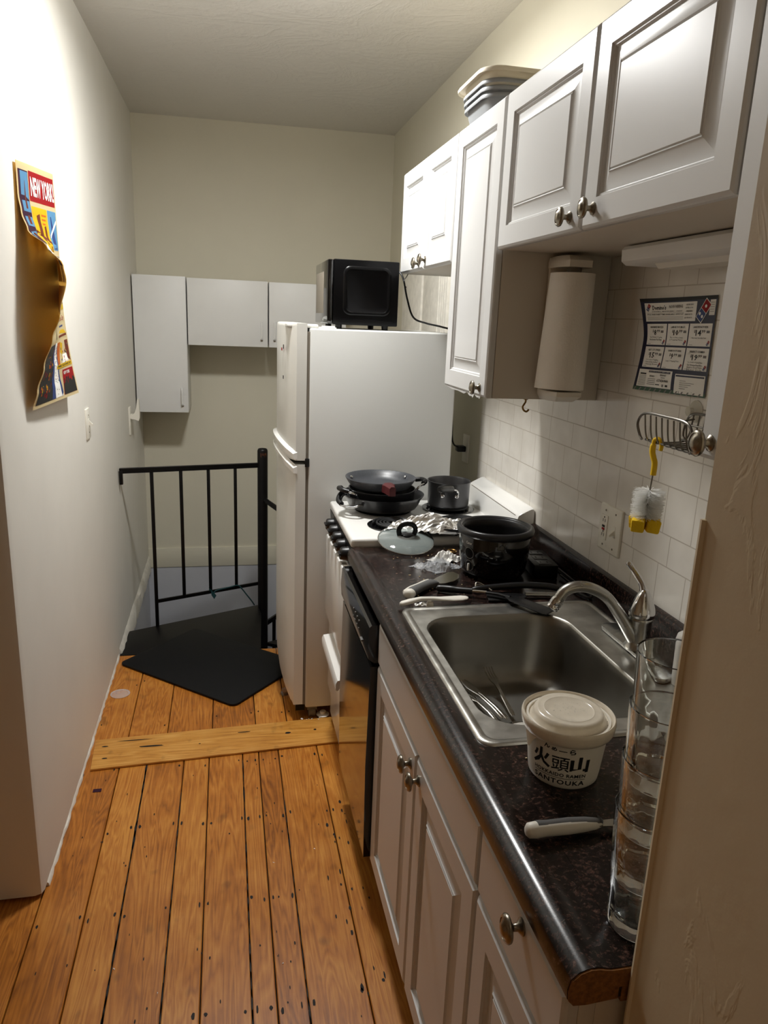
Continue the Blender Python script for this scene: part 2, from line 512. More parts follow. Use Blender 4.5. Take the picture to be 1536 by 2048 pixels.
# floor: boards, each with its own run of grain
def floor():
    mb = MB(); pl = []
    rr = random.Random(3)
    def plank(x0, x1, y0, y1):
        g = 0.0016
        x0 += g; x1 -= g
        a = rr.random()
        b = 0.002
        mb.loft([[(x0, y0, -0.02), (x1, y0, -0.02), (x1, y1, -0.02), (x0, y1, -0.02)], [(x0, y0, -b), (x1, y0, -b), (x1, y1, -b), (x0, y1, -b)],
                 [(x0 + b, y0 + b, 0), (x1 - b, y0 + b, 0), (x1 - b, y1 - b, 0), (x0 + b, y1 - b, 0)]], 0, False, True)
        pl.extend([a] * (len(mb.f) - len(pl)))
    near = [-1.80, -1.62, -1.50, -1.34, -1.22, -1.05, -0.90, -0.78, -0.655, -0.532, -0.402, -0.306, -0.174, -0.083, 0.040, 0.100, 0.175, 0.324, 0.45, 0.58, 0.72, 0.88, 1.03]
    for a, b in zip(near, near[1:]): plank(a, b, -1.7, 2.60)
    far = [-0.525, -0.395, -0.248, -0.075, 0.097, 0.224, 0.355, 0.50, 0.66, 0.84, 1.04]
    for a, b in zip(far, far[1:]): plank(a, b, 2.60, 3.44)
    k = len(mb.f)
    mb.box(-1.85, 1.6, -1.75, 3.44, -0.12, -0.021, 1)
    def spot(x, y, rx, ry):
        n = 8
        mb.add([(x + rx * math.cos(6.283 * i / n) * rr.uniform(.75, 1.2), y + ry * math.sin(6.283 * i / n) * rr.uniform(.75, 1.2), 0.0005) for i in range(n)], [list(range(n))], 2)
    for yy in (0.72, 1.08, 1.43, 1.79, 2.145, 2.475):
        for x in near[8:-3]:
            for d in (-0.013, 0.013):
                if rr.random() < .85: spot(x + d + rr.uniform(-.004, .004), yy + rr.uniform(-.012, .012), rr.uniform(.0024, .0045), rr.uniform(.005, .011))
    for yy in (2.80, 3.16):
        for x in far:
            for d in (-0.015, 0.015):
                if rr.random() < .6: spot(x + d, yy + rr.uniform(-.03, .03), .003, .006)
    for i in range(90):
        spot(rr.uniform(-.5, .38), rr.uniform(.75, 2.45), rr.uniform(.001, .0025), rr.uniform(.002, .007))
    for i in range(26):
        spot(rr.uniform(.27, .40), rr.uniform(.8, 2.3), rr.uniform(.002, .005), rr.uniform(.005, .012))
    # open cracks between worn boards
    for x, y0, y1, w in ((-0.306, 1.05, 2.52, .0035), (-0.174, .9, 2.3, .0022), (0.040, .9, 2.45, .0025), (0.175, .8, 2.2, .0022)):
        yy = y0
        while yy < y1:
            spot(x, yy, w * rr.uniform(.4, 1.2), .05); yy += .055
    pl += [0.5] * (len(mb.f) - len(pl))
    o = mb.build('floor', ['pine_floor', 'floor_gap', 'nail_hole'], recalc=False, smooth=False)
    at = o.data.attributes.new('plank', 'FLOAT', 'FACE'); at.data.foreach_set('value', pl)
    return struct(o)
floor()

def threshold():
    mb = MB()
    mb.prism([(-0.500, 2.487), (0.44, 2.545), (0.47, 2.733), (-0.512, 2.683)], 0.0005, 0.010, 0, bev=0.003)
    rr = random.Random(9)
    for x, y, a, b in ((-.46, 2.55, .01, .004), (-.30, 2.61, .05, .005), (.22, 2.63, .012, .007), (-.12, 2.60, .004, .003), (.05, 2.66, .03, .003), (.33, 2.64, .006, .006), (-.47, 2.63, .012, .004), (-.37, 2.66, .06, .003)):
        mb.add([(x + a * math.cos(6.283 * i / 10) * rr.uniform(.8, 1.2), y + b * math.sin(6.283 * i / 10), 0.0106) for i in range(10)], [list(range(10))], 1)
    o = mb.build('trim_1', ['pine_threshold', 'nail_hole'])
    at = o.data.attributes.new('plank', 'FLOAT', 'FACE'); at.data.foreach_set('value', [0.55] * len(o.data.polygons))
    struct(o)
threshold()

mb = MB()     # left wall with its return at the doorway
mb.prism([(WL, 1.905), (WL - 0.006, 1.889), (WL - 0.022, 1.882), (-1.95, 1.882), (-1.95, 2.05), (WL - 0.12, 2.05), (WL - 0.12, WB + 0.1), (WL, WB + 0.1)], 0.012, ZC + 0.05)
struct(mb.build('wall_left', 'wall_paint'))
mb = MB()
mb.box(WL - 0.2, 1.3, WB, WB + 0.12, -0.05, ZC + 0.05)
struct(mb.build('wall_back', 'wall_cream'))
mb = MB()
mb.loft([[(WR, 0.60, 0), (WR, 0.60, ZC + .05), (WR + .2, 0.60, ZC + .05), (WR + .2, 0.60, 0)],
         [(WR, 3.0, 0), (WR, 3.0, ZC + .05), (WR + .2, 3.0, ZC + .05), (WR + .2, 3.0, 0)],
         [(WR + .043, WB, 0), (WR + .043, WB, ZC + .05), (WR + .25, WB, ZC + .05), (WR + .25, WB, 0)]])
struct(mb.build('wall_right', 'wall_cream'))
mb = MB()
mb.loft([[(-1.95, -1.8, ZC - .03), (1.7, -1.8, ZC - .03), (1.7, -1.8, ZC + .1), (-1.95, -1.8, ZC + .1)],
         [(-1.95, 2.9, ZC - .032), (1.7, 2.9, ZC - .032), (1.7, 2.9, ZC + .1), (-1.95, 2.9, ZC + .1)],
         [(-1.95, WB + .1, ZC - .003), (1.7, WB + .1, ZC + .018), (1.7, WB + .1, ZC + .1), (-1.95, WB + .1, ZC + .1)]])
struct(mb.build('ceiling', 'ceiling_plaster'))
mb = MB()     # partition in the right foreground, with a lip of plaster along the lower part of its edge
mb.prism([(0.446, 0.16), (1.65, 0.16), (1.65, 0.600), (0.446, 0.600), (0.4425, 0.597), (0.4425, 0.164)], 0.0, ZC)
mb.prism([(0.4390, 0.5965), (0.446, 0.592), (0.446, 0.6005), (0.4400, 0.6005)], 0.0, 1.445)
struct(mb.build('wall_front', 'wall_tan'))
mb = MB()     # walls of the room the photograph is taken from
mb.box(-2.0, -1.95, -1.8, 2.05, 0, ZC)
mb.box(-2.0, 1.75, -1.85, -1.8, 0, ZC)
mb.box(1.65, 1.75, -1.8, 0.6, 0, ZC)
struct(mb.build('wall_near', 'wall_tan'))
mb = MB()     # walls of the stairwell below floor level
mb.box(WL - 0.2, 1.3, WB - .006, WB + 0.14, -2.7, -0.0505)
mb.box(WL - 0.14, WL - .004, 3.40, WB + .01, -2.7, 0.012)
mb.box(1.03, 1.2, 3.40, WB + .01, -2.7, 0.0)
mb.box(WL - 0.1, 1.2, 3.36, 3.425, -2.7, -0.12)
mb.box(WL - 0.1, 1.2, 3.36, WB + .1, -2.8, -2.7)
struct(mb.build('wall_stairwell', 'stair_paint'))
mb = MB()
mb.box(WL, WR + .04, WB - 0.012, WB, -0.05, 0.085, 0, 0.003)
struct(mb.build('baseboard_back', 'wall_cream'))
mb = MB()
rr = random.Random(5)
loops = []
for i in range(60):
    y = 1.93 + (3.44 - 1.93) * i / 59
    w = rr.uniform(0.003, 0.008); h = rr.uniform(0.010, 0.018)
    loops.append([(WL - .002, y, 0.0005), (WL + w, y, 0.0005), (WL + w * .7, y, h * .6), (WL - .002, y, h)])
mb.loft(loops)
loops = []
for i in range(50):
    y = 3.46 + (WB - 3.46) * i / 49
    w = rr.uniform(0.010, 0.016)
    loops.append([(WL - .004, y, -0.075), (WL + w, y, -0.075 + rr.uniform(-.008, .008)), (WL + w, y, 0.01), (WL - .002, y, 0.035 + rr.uniform(-.006, .006))])
mb.loft(loops)
struct(mb.build('baseboard_left', 'trim_white'))
mb = MB()     # tiled splashback on the right wall
mb.box(WR - 0.006, WR, 0.602, 2.80, 0.90, 1.80, 0)
struct(mb.build('trim_2', 'wall_tile', smooth=False))
mb = MB()     # window casing above the refrigerator
mb.box(WR - .012, WR + .03, 3.84, 4.26, 0.95, 2.30, 0, .004)
mb.box(WR - .002, WR + .03, 3.50, 3.84, 0.95, 2.30, 0, .004)
for k in range(4): mb.box(WR - .014, WR + .02, 3.36 + .035 * k, 3.388 + .035 * k, 0.95, 2.30, 0, .008)
mb.box(WR - .018, WR + .02, 3.49, 3.515, 0.95, 2.30, 0, .006)
struct(mb.build('window_1', 'trim_white'))

# ------------------------------------------------------------------ cabinets
def raised_door(mb, X, t, y0, y1, z0, z1, frame=0.052, mi=0):
    """door with a raised panel, facing -X"""
    rings = [(0.0, t), (0.0, 0.007), (0.002, 0.0035), (0.007, 0.0), (frame, 0.0), (frame + .002, .0045), (frame + .005, .0045), (frame + .008, .009),
             (frame + .016, .009), (frame + .036, .0025), (frame + .038, .0005), (frame + .041, .0025), (frame + .043, 0.0)]
    L = [[(X + d, y0 + i, z0 + i), (X + d, y1 - i, z0 + i), (X + d, y1 - i, z1 - i), (X + d, y0 + i, z1 - i)] for i, d in rings]
    mb.loft(L, mi)
def slab_front(mb, X, t, y0, y1, z0, z1, mi=0):
    rings = [(0.0, t), (0.0, 0.006), (0.002, 0.002), (0.006, 0.0)]
    mb.loft([[(X + d, y0 + i, z0 + i), (X + d, y1 - i, z0 + i), (X + d, y1 - i, z1 - i), (X + d, y0 + i, z1 - i)] for i, d in rings], mi)
def knob(x, y, z, parent, k=1.0):
    mb = MB()
    mb.lathe([(0, 0), (.0105 * k, 0), (.0105 * k, .002), (.008 * k, .004), (.0048 * k, .007), (.0045 * k, .013), (.009 * k, .0165), (.0165 * k, .019), (.0172 * k, .022), (.0155 * k, .0250),
              (.0128 * k, .0262), (.0125 * k, .0252), (.0100 * k, .0262), (.0075 * k, .0285), (.0040 * k, .0297), (0, .0300)], 0, axis_m((x, y, z), (-1, 0, 0)), 28, 1.0, 1.12)
    return mb.build('knob', 'pewter', parent, angle=50)
UX, UT = 0.670, 2.155
def upper(label, y0, y1, z0, doors, knobs, group='white wall cabinets above the counter', z1=UT, chip=False):
    r = thing('wall_cabinet', label, 'cabinet', (UX + .02, (y0 + y1) / 2, z0), group)
    mb = MB()
    mb.box(UX + .021, WR - .007 if z0 < 1.81 and y1 < 2.8 else WR - .001, y0 + .001, y1 - .001, z0 + .002, z1 - .004, 0, .0015)
    mb.build('body', 'cabinet_box', r)
    for (a, b), kn in zip(doors, knobs):
        mb = MB()
        raised_door(mb, UX, .0195, a, b, z0 + .002, z1)
        if chip:
            for yy, w, h in ((b - .02, .21, .004), (b - .235, .06, .008), (b - .30, .05, .005)):   # torn foil along the lower edge
                mb.add([(UX + .001, yy, z0 + .003), (UX + .001, yy - w, z0 + .003), (UX - .001, yy - w * .9, z0 + .001 - h), (UX + .002, yy - w * .6, z0 + .001 - h * .5), (UX + .003, yy - w * .25, z0 + .001 - h * .8)], [[0, 1, 2, 3, 4]], 0)
        d = mb.build('door', 'white_thermofoil', r, angle=20)
        knob(UX, kn[0], kn[1], d)
    return r
upper('short two-door white wall cabinet farthest away, above the refrigerator side of the stove', 2.264, 2.955, 1.792, [(2.604, 2.953), (2.266, 2.600)], [(2.655, 1.815), (2.570, 1.822)])
upper('tall single-door white wall cabinet with chipped lower edge, paper towels on its side', 1.872, 2.260, 1.424, [(1.874, 2.258)], [(1.918, 1.450)], chip=True)
upper('short two-door white wall cabinet directly above the sink, larger raised panels', 0.950, 1.866, 1.797, [(1.407, 1.864), (0.952, 1.402)], [(1.455, 1.828), (1.357, 1.832)])
upper('white wall cabinet edge with one knob at the right, behind the scraped partition', 0.608, 0.946, 1.440, [(0.610, 0.945)], [(0.918, 1.466)])

BX = 0.3715
def base_unit(label, y0, y1, fronts, knobs, end=False):
    r = thing('base_cabinet', label, 'cabinet', (BX + .02, (y0 + y1) / 2, 0), 'white base cabinets under the counter')
    mb = MB()
    mb.box(BX + .019, .996, y0, y1, .15, .70, 0, .001)
    mb.box(BX + .019, BX + .04, y0, y1, .70, .864, 0, .001)
    mb.box(BX + .04, .996, y0, y0 + .016, .70, .864, 0); mb.box(BX + .04, .996, y1 - .016, y1, .70, .864, 0)
    mb.build('body', 'cabinet_box', r)
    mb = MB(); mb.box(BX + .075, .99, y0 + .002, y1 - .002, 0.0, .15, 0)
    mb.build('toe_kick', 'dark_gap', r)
    for kind, a, b, c, d, kn in fronts:
        mb = MB()
        if kind == 'door': raised_door(mb, BX, .0185, a, b, c, d, .055)
        else: slab_front(mb, BX, .0185, a, b, c, d)
        o = mb.build({'door': 'door', 'panel': 'front_panel', 'drawer': 'drawer_front'}[kind], 'white_thermofoil', r, angle=20)
        if kn: knob(BX, kn[0], kn[1], o, 1.05)
    return r
base_unit('white two-door base cabinet below the sink with a plain panel above its doors', 0.915, 1.705,
          [('panel', .918, 1.702, .760, .870, None), ('door', 1.294, 1.703, .163, .752, (1.332, .708)), ('door', .917, 1.288, .163, .752, (1.262, .713))], None)
base_unit('white one-drawer base cabinet at the near end of the counter', 0.616, 0.911,
          [('drawer', .617, .909, .760, .870, (.742, .850)), ('door', .617, .909, .163, .752, None)], None)

# ------------------------------------------------------------------ counter
def counter():
    y0, y1 = 0.606, 2.192
    r = thing('countertop', 'dark brown speckled laminate countertop with rounded front edge and sink cut-out', 'countertop', (.69, 1.4, .875))
    prof = [(.390, .872), (.374, .8735), (.3675, .881), (.3665, .894), (.3695, .9075), (.379, .9160), (.391, .9195), (.403, .9190), (.4115, .9165), (.419, .915), (.448, .915), (.448, .872)]
    mb = MB()
    mb.loft([[(x, y, z) for x, z in prof] for y in (y0, y1)])
    mb.box(.4475, .998, y0, 1.100, .872, .915); mb.box(.4475, .998, 1.622, y1, .872, .915); mb.box(.825, .998, 1.0995, 1.6225, .872, .915)
    mb.build('worktop', 'dark_laminate', r)
    mb = MB()
    bp = [(.973, .915), (.973, .975), (.977, .983), (.985, .986), (.993, .986), (.993, .915)]
    mb.loft([[(x, y, z) for x, z in bp] for y in (y0, y1)])
    mb.build('backsplash', 'dark_laminate', r)
    mb = MB()
    e = [(x + .001 if x < .40 else x, z - .0012) for x, z in prof[:-2]] + [(.60, .9138), (.60, .889), (.43, .889), (.43, .873)]
    mb.loft([[(x, y, z) for x, z in e] for y in (y0 - .0025, y0)])
    mb.box(.435, .60, y0 - .001, y0 + .02, .866, .888)
    mb.build('cut_end', 'chipboard', r)['label'] = 'bare brown chipboard end'
counter()

# ------------------------------------------------------------------ sink
def sink():
    r = thing('sink', 'stainless steel drop-in kitchen sink with one deep basin', 'sink', (.68, 1.37, .915))
    n = 8
    def L(x0, x1, y0, y1, rr, z): return [(x, y, z) for x, y in rrect(x0, x1, y0, y1, rr, n)]
    mb = MB()
    mb.loft([L(.419, .937, 1.054, 1.684, .030, .9152), L(.421, .935, 1.056, 1.682, .029, .9185), L(.426, .930, 1.061, 1.677, .027, .9195), L(.434, .922, 1.069, 1.669, .024, .9190),
             L(.436, .920, 1.071, 1.667, .023, .9172), L(.438, .918, 1.073, 1.665, .022, .9172), L(.452, .816, 1.108, 1.616, .082, .9176)], 0, False, False)
    mb.build('rim', 'stainless_worn', r, angle=60)
    mb = MB()
    mb.loft([L(.452, .816, 1.108, 1.616, .082, .9176), L(.4545, .8135, 1.1105, 1.6135, .081, .9165), L(.457, .811, 1.113, 1.611, .080, .911), L(.460, .808, 1.116, 1.608, .080, .895), L(.468, .800, 1.124, 1.600, .080, .800),
             L(.473, .795, 1.129, 1.595, .078, .770), L(.485, .783, 1.141, 1.583, .070, .752), L(.505, .763, 1.161, 1.563, .055, .744), L(.600, .668, 1.330, 1.394, .030, .7395)], 0, False, True)
    mb.build('basin', 'basin_steel', r, angle=60)
    mb = MB()
    mb.lathe([(0, .0), (.036, .0), (.042, .0025), (.043, .003), (.038, .003), (.032, -.001), (0, -.001)], 0, Matrix.Translation((.634, 1.362, .7405)), 28)
    mb.build('drain', 'chrome', r)
sink()
def faucet():
    r = thing('faucet', 'chrome single-lever kitchen faucet with arched spout', 'faucet', (.895, 1.385, .918))
    mb = MB()
    poly = [(p[0], p[1]) for p in rrect(.872, .928, 1.265, 1.515, .027, 8)]
    mb.prism(poly, .918, .928, 0, bev=.004)
    mb.build('deck_plate', 'stainless', r, angle=40)
    mb = MB()
    mb.lathe([(0, .926), (.030, .926), (.031, .930), (.027, .936), (.0245, .945), (.024, .990), (.0255, .994), (.0255, .997), (.0245, 1.0)], 0, Matrix.Translation((.897, 1.375, 0)), 36)
    mb.build('body', 'stainless', r, angle=40)
    mb = MB()
    mb.lathe([(0, 1.000), (.0255, 1.0005), (.0285, 1.004), (.0285, 1.012), (.0265, 1.022), (.022, 1.036), (.016, 1.050), (.010, 1.060), (.004, 1.065), (0, 1.066)], 0, Matrix.Translation((.897, 1.375, 0)), 36)
    pts = bez([(.897, 1.375, 1.050), (.897, 1.385, 1.068), (.894, 1.400, 1.082), (.888, 1.420, 1.098), (.882, 1.432, 1.110)], 6)
    mb.tube(pts, [.0105, .010, .0095, .009, .0085, .008, .0078, .0075, .0073, .007, .007, .007, .007, .007, .0068, .0066, .0064, .0062, .0064, .0066, .0066, .0068, .0068, .0066, .0052][:len(pts)], 0, 14)
    mb.build('lever', 'chrome', r, angle=50)
    mb = MB()
    pts = bez([(.885, 1.375, .950), (.872, 1.378, .968), (.848, 1.386, 1.005), (.818, 1.394, 1.042), (.782, 1.400, 1.062), (.748, 1.404, 1.066), (.722, 1.406, 1.056), (.707, 1.407, 1.034)], 7)
    rr = [.017 - .0045 * min(1, i / 18) for i in range(len(pts))]
    mb.tube(pts, rr, 0, 18)
    mb.build('spout', 'stainless', r, angle=50)
    mb = MB()
    d = (pts[-1] - pts[-3]).normalized()
    mb.lathe([(0, -.004), (.0142, -.004), (.0146, 0), (.0146, .010), (.0138, .011), (.0138, .0125), (.0146, .0135), (.0146, .020), (.012, .022), (0, .0215)], 0, axis_m(pts[-1], d), 28)
    mb.build('aerator', 'chrome', r, angle=40)
faucet()

# ------------------------------------------------------------------ dishwasher
def dishwasher():
    r = thing('dishwasher', 'glossy black built-in dishwasher between the stove and the sink cabinet', 'dishwasher', (.66, 1.95, 0))
    y0, y1 = 1.712, 2.186
    mb = MB(); mb.box(.402, .99, y0, y1, .10, .866, 0, .002)
    mb.box(.40, .41, y0 - .004, y1, .10, .866)
    mb.build('tub', 'black_matte', r)
    mb = MB()
    mb.loft([[(.356, y0 + .004, .160), (.356, y1, .160), (.402, y1, .160), (.402, y0 + .004, .160)], [(.352, y0 + .004, .45), (.352, y1, .45), (.402, y1, .45), (.402, y0 + .004, .45)],
             [(.356, y0 + .004, .742), (.356, y1, .742), (.402, y1, .742), (.402, y0 + .004, .742)]])
    mb.build('door', 'black_gloss', r, angle=20)
    mb = MB()
    pr = [(.402, .752), (.366, .752), (.350, .764), (.347, .80), (.350, .852), (.356, .858), (.402, .858)]
    mb.loft([[(x, y, z) for x, z in pr] for y in (y0 + .004, y1)])
    p = mb.build('control_panel', 'black_gloss', r, angle=25)
    for i in range(4):
        for j in range(2):
            mb = MB(); mb.box(.3465, .3485, 1.85 + .03 * i, 1.857 + .03 * i, .790 + .022 * j, .794 + .022 * j)
            mb.build('button', 'ink_grey', p)
    mb = MB(); mb.box(.345, .3485, 1.80, 1.822, .776, .781)
    mb.build('indicator', 'ink_grey', p)
    mb = MB(); mb.box(.42, .46, y0, y1, 0.0, .155)
    mb.build('kick_plate', 'black_matte', r)
dishwasher()

# ------------------------------------------------------------------ stove
def stove():
    y0, y1 = 2.200, 2.700
    r = thing('stove', 'white electric coil stove with black knobs, covered in pans', 'stove', (.69, 2.45, 0))
    mb = MB(); mb.box(.398, .975, y0, y1, .05, .912, 0, .003)
    mb.box(.43, .96, y0 + .02, y1 - .02, 0, .05)
    mb.build('body', 'enamel_white', r)
    mb = MB()
    mb.box(.378, .930, y0 - .004, y1 + .003, .913, .944, 0, .009, 3)
    mb.loft([[(x, y, .9441) for x, y in rrect(.405, .915, y0 + .02, y1 - .02, .02, 3)], [(x, y, .9441 - .0008) for x, y in rrect(.409, .911, y0 + .024, y1 - .024, .02, 3)]], 0, False, False)
    mb.build('cooktop', 'enamel_white', r)
    mb = MB()
    pr = [(.916, .912), (.916, .944), (.931, 1.002), (.934, 1.011), (.941, 1.017), (.978, 1.035), (.986, 1.036), (.991, 1.031), (.992, 1.024), (.992, .912)]
    L = [[(x, y, z) for x, z in pr] for y in (y0 + .004, y1 - .002)]
    mid = [(.955, .97)] * len(pr)
    mb.loft([[(a + (.955 - a) * .06, y0 - .001, b + (.97 - b) * .06) for a, b in pr]] + L + [[(a + (.955 - a) * .06, y1 + .002, b + (.97 - b) * .06) for a, b in pr]])
    mb.box(.9315, .9345, y0 + .02, y1 - .02, 1.0075, 1.0087, 1)
    mb.build('backguard', ['enamel_white', 'gasket'], r, angle=50)
    mb = MB()
    mb.loft([[(.386, y, .832), (.380, y, .912), (.400, y, .912), (.400, y, .832)] for y in (y0, y1)])
    kp = mb.build('knob_panel', 'black_matte', r)
    for k in range(5):
        m2 = MB()
        m2.lathe([(0, 0), (.024, 0), (.026, .004), (.023, .012), (.021, .026), (.018, .030), (0, .030)], 0, axis_m((.384, 2.262 + .088 * k, .874), (-1, 0, .1)), 24)
        m2.box(-.019, .019, -.0035, .0035, .026, .036, 0, .002, M=axis_m((.384, 2.262 + .088 * k, .874), (-1, 0, .1)))
        m2.build('knob', 'black_plastic', kp)
    mb = MB()
    mb.box(.366, .397, y0 + .004, y1 - .004, .500, .816, 0, .006)
    d = mb.build('oven_door', 'enamel_white', r)
    for k in range(6):
        mb = MB(); mb.box(.372, .388, 2.225 + .075 * k, 2.275 + .075 * k, .8158, .8166)  # grey strips standing in for the knobs' shadows on the door top
        mb.build('knob_shadow', 'gasket', d)
    mb = MB()
    mb.box(.384, .397, y0 + .004, y1 - .004, .18, .470, 0, .004)
    d = mb.build('drawer', 'enamel_white', r)
    mb = MB()
    pr = [(.384, .440), (.352, .436), (.346, .424), (.346, .402), (.352, .398), (.358, .404), (.362, .424), (.384, .428)]
    mb.loft([[(x, y, z) for x, z in pr] for y in (y0 + .03, y1 - .09)])
    mb.build('handle', 'enamel_white', d, angle=30)
    for bx, by, rr_ in ((.548, 2.345, .078), (.555, 2.560, .092), (.790, 2.345, .090), (.805, 2.565, .086)):
        m2 = MB()
        m2.lathe([(0, .9445), (rr_ * .9, .9445), (rr_ + .006, .9448), (rr_ + .012, .9462), (rr_ + .010, .9475), (rr_, .947), (rr_ * .86, .9455), (0, .9452)], 0, Matrix.Translation((bx, by, 0)), 40)
        b = m2.build('burner', 'black_gloss', r, angle=40)
        m2 = MB()
        pts = []
        for i in range(150):
            t = i / 149; a = t * 2 * math.pi * 4.5
            pts.append((bx + (.016 + (rr_ - .024) * t) * math.cos(a), by + (.016 + (rr_ - .024) * t) * math.sin(a), .9535))
        m2.tube(pts, .0042, 0, 8)
        m2.build('coil', 'burner_coil', b)
stove()

# ------------------------------------------------------------------ refrigerator
def fridge():
    y0, y1 = 2.725, 3.300
    r = thing('refrigerator', 'white two-door refrigerator with freezer on top', 'refrigerator', (.53, 3.0, 0))
    mb = MB(); mb.box(.298, .855, y0, y1, .062, 1.578, 0, .006, 3)
    mb.build('body', 'fridge_white', r)
    mb = MB(); mb.box(.287, .298, y0 + .006, y1 - .006, .075, 1.565)
    mb.build('gasket', 'gasket', r)
    def door(z0, z1, taper):
        mb = MB(); loops = []
        N = 14
        def sec(z, k):
            out = [(.287, y0 + .002, z)]
            out += [(.287, y1 - .002, z)]
            for i in range(N + 1):
                t = i / N; y = y1 - .002 - (y1 - y0 - .004) * t
                s = math.sin(math.pi * t) ** .55
                out.append((.250 - .050 * s * k - (.0 if k == 1 else 0), y, z))
            return out
        zs = [(z0, .25), (z0 + .006, .45), (z0 + .02, .6), (z0 + .05, .75), (z0 + .12, .92), (z0 + .2, 1), (z1 - .010, 1), (z1 - .003, .97), (z1, .9)] if taper else [(z0, .9), (z0 + .004, .98), (z0 + .01, 1), (z1 - .012, 1), (z1 - .004, .96), (z1, .85)]
        for z, k in zs: loops.append(sec(z, k))
        mb.loft(loops)
        return mb
    fz = door(1.094, 1.594, False).build('freezer_door', 'fridge_door', r, angle=40)
    fd = door(.078, 1.078, True).build('fridge_door', 'fridge_door', r, angle=40)
    def grip(z, dz, parent):
        mb = MB(); N = 16; loops = []
        for i in range(N + 1):
            t = i / N; y = y0 - .002 + (y1 - y0 + .004) * t
            s = math.sin(math.pi * t) ** .5
            x = .249 - .054 * s
            zz = z + dz * s
            loops.append([(x + .006, y, zz - .014), (x - .008, y, zz - .011), (x - .010, y, zz + .008), (x + .006, y, zz + .014)])
        mb.loft(loops)
        mb.build('handle', 'enamel_white', parent, angle=50)
    grip(1.112, .035, fz); grip(1.058, .045, fd)
    mb = MB(); mb.box(.284, .30, y0 - .004, y0 + .02, 1.070, 1.102, 0, .002); mb.build('hinge', 'black_plastic', r)
    mb = MB(); mb.box(.215, .33, y0 + .03, y0 + .12, 1.578, 1.592, 0, .004); mb.build('hinge_cover', 'fridge_door', r)
    mb = MB(); mb.box(.215, .30, y1 - .12, y1 - .03, 1.578, 1.592, 0, .004); mb.build('hinge_cover', 'fridge_door', r)
    for a, b, c, d, e, f, m in ((.2065, .2085, 2.795, 2.815, 1.50, 1.515, 'ink_black'), (.2035, .2055, 2.835, 2.86, 1.492, 1.502, 'ink_red'), (.2065, .2085, 2.80, 2.815, 1.39, 1.402, 'ink_black')):
        mb = MB(); mb.box(a, b, c, d, e, f); mb.build('badge', m, fz)
    mb = MB()
    for x, y in ((.33, y0 + .04), (.80, y0 + .04), (.33, y1 - .04), (.80, y1 - .04)):
        mb.lathe([(0, -.014), (.020, -.014), (.022, -.010), (.022, .010), (.020, .014), (0, .014)], 0, axis_m((x, y, .0235), (1, 0, 0)), 20)
        mb.box(x - .02, x + .02, y - .012, y + .012, .035, .064)
    mb.box(.40, .75, y0 + .06, y1 - .06, .03, .064)
    mb.build('rollers', 'gasket', r)
    mb = MB(); mb.box(.262, .298, y0 + .03, y1 - .03, .035, .075)
    mb.build('kick_grille', 'black_matte', r)
fridge()

# ------------------------------------------------------------------ microwave
def microwave():
    x0, x1, y0, y1, z0, z1 = .366, .634, 2.80, 3.17, 1.594, 1.826
    r = thing('microwave', 'black microwave oven sitting on top of the white refrigerator', 'microwave', (.50, 3.0, 1.578))
    mb = MB()
    mb.box(x0 + .022, x1, y0, y1, z0, z1, 0, .004)
    # pressed panel in the side
    def side(i, d): return [(x, y0 - d, z) for x, z in rrect(x0 + .058 + i, x1 - .030 - i, z0 + .036 + i, z1 - .022 - i, .028 - i * .6, 5)]
    mb.loft([side(0, .0005), side(.004, .004), side(.010, .0045), side(.015, .001)], 0, False, True)
    mb.box(x0 + .05, x1 - .02, y0 - .002, y0 + .004, z0 + .016, z0 + .022, 0, .001)
    mb.build('case', 'black_matte', r)
    mb = MB(); mb.box(x0, x0 + .021, y0 + .001, y1 - .001, z0 + .002, z1 - .002, 0, .005)
    d = mb.build('door', 'black_gloss', r)
    mb = MB(); mb.box(x0 - .001, x0 + .002, y0 + .11, y1 - .03, z0 + .04, z1 - .04, 0, .0005)
    mb.build('window', 'gasket', d)
    for x in (x0 + .05, x1 - .04):
        for y in (y0 + .04, y1 - .04):
            mb = MB(); mb.lathe([(0, 1.5785), (.012, 1.5785), (.013, 1.594), (0, 1.594)], 0, Matrix.Translation((x, y, 0)), 16)
            mb.build('foot', 'black_plastic', r)
    mb = MB()
    mb.tube(bez([(.636, 2.93, 1.80), (.655, 2.92, 1.802), (.672, 2.90, 1.775), (.688, 2.885, 1.70), (.712, 2.87, 1.632), (.76, 2.86, 1.612), (.82, 2.84, 1.600), (.862, 2.83, 1.585), (.882, 2.84, 1.53), (.889, 2.86, 1.40), (.90, 2.88, 1.22), (.925, 2.93, 1.13), (.985, 2.99, 1.10)], 8), .0036, 0, 10)
    mb.box(.955, .992, 2.955, 2.995, 1.088, 1.112, 0, .004)
    mb.build('power_cord', 'cord_black', r)['label'] = 'black power cord'
microwave()
mb = MB(); mb.box(.33, .395, 2.745, 2.79, 1.5785, 1.583, 0, .001); mb.box(.345, .39, 2.752, 2.785, 1.583, 1.5875, 0, .001)
tag(mb.build('paper_slip', 'paper_white', loc=(.36, 2.77, 1.578)), 'folded white paper slips on top of the refrigerator before the microwave', 'paper')
mb = MB(); mb.box(WR - .007, WR + .004, 2.94, 3.01, 1.04, 1.16, 0, .002)
tag(mb.build('wall_socket', 'outlet_white', loc=(WR, 2.98, 1.1)), 'wall socket in the dark gap right of the refrigerator', 'socket')
mb = MB()
mb.tube(bez([(.690, 2.90, 1.7915), (.684, 2.895, 1.782), (.672, 2.888, 1.765), (.676, 2.884, 1.748), (.682, 2.88, 1.742)], 6), .0015, 0, 8)
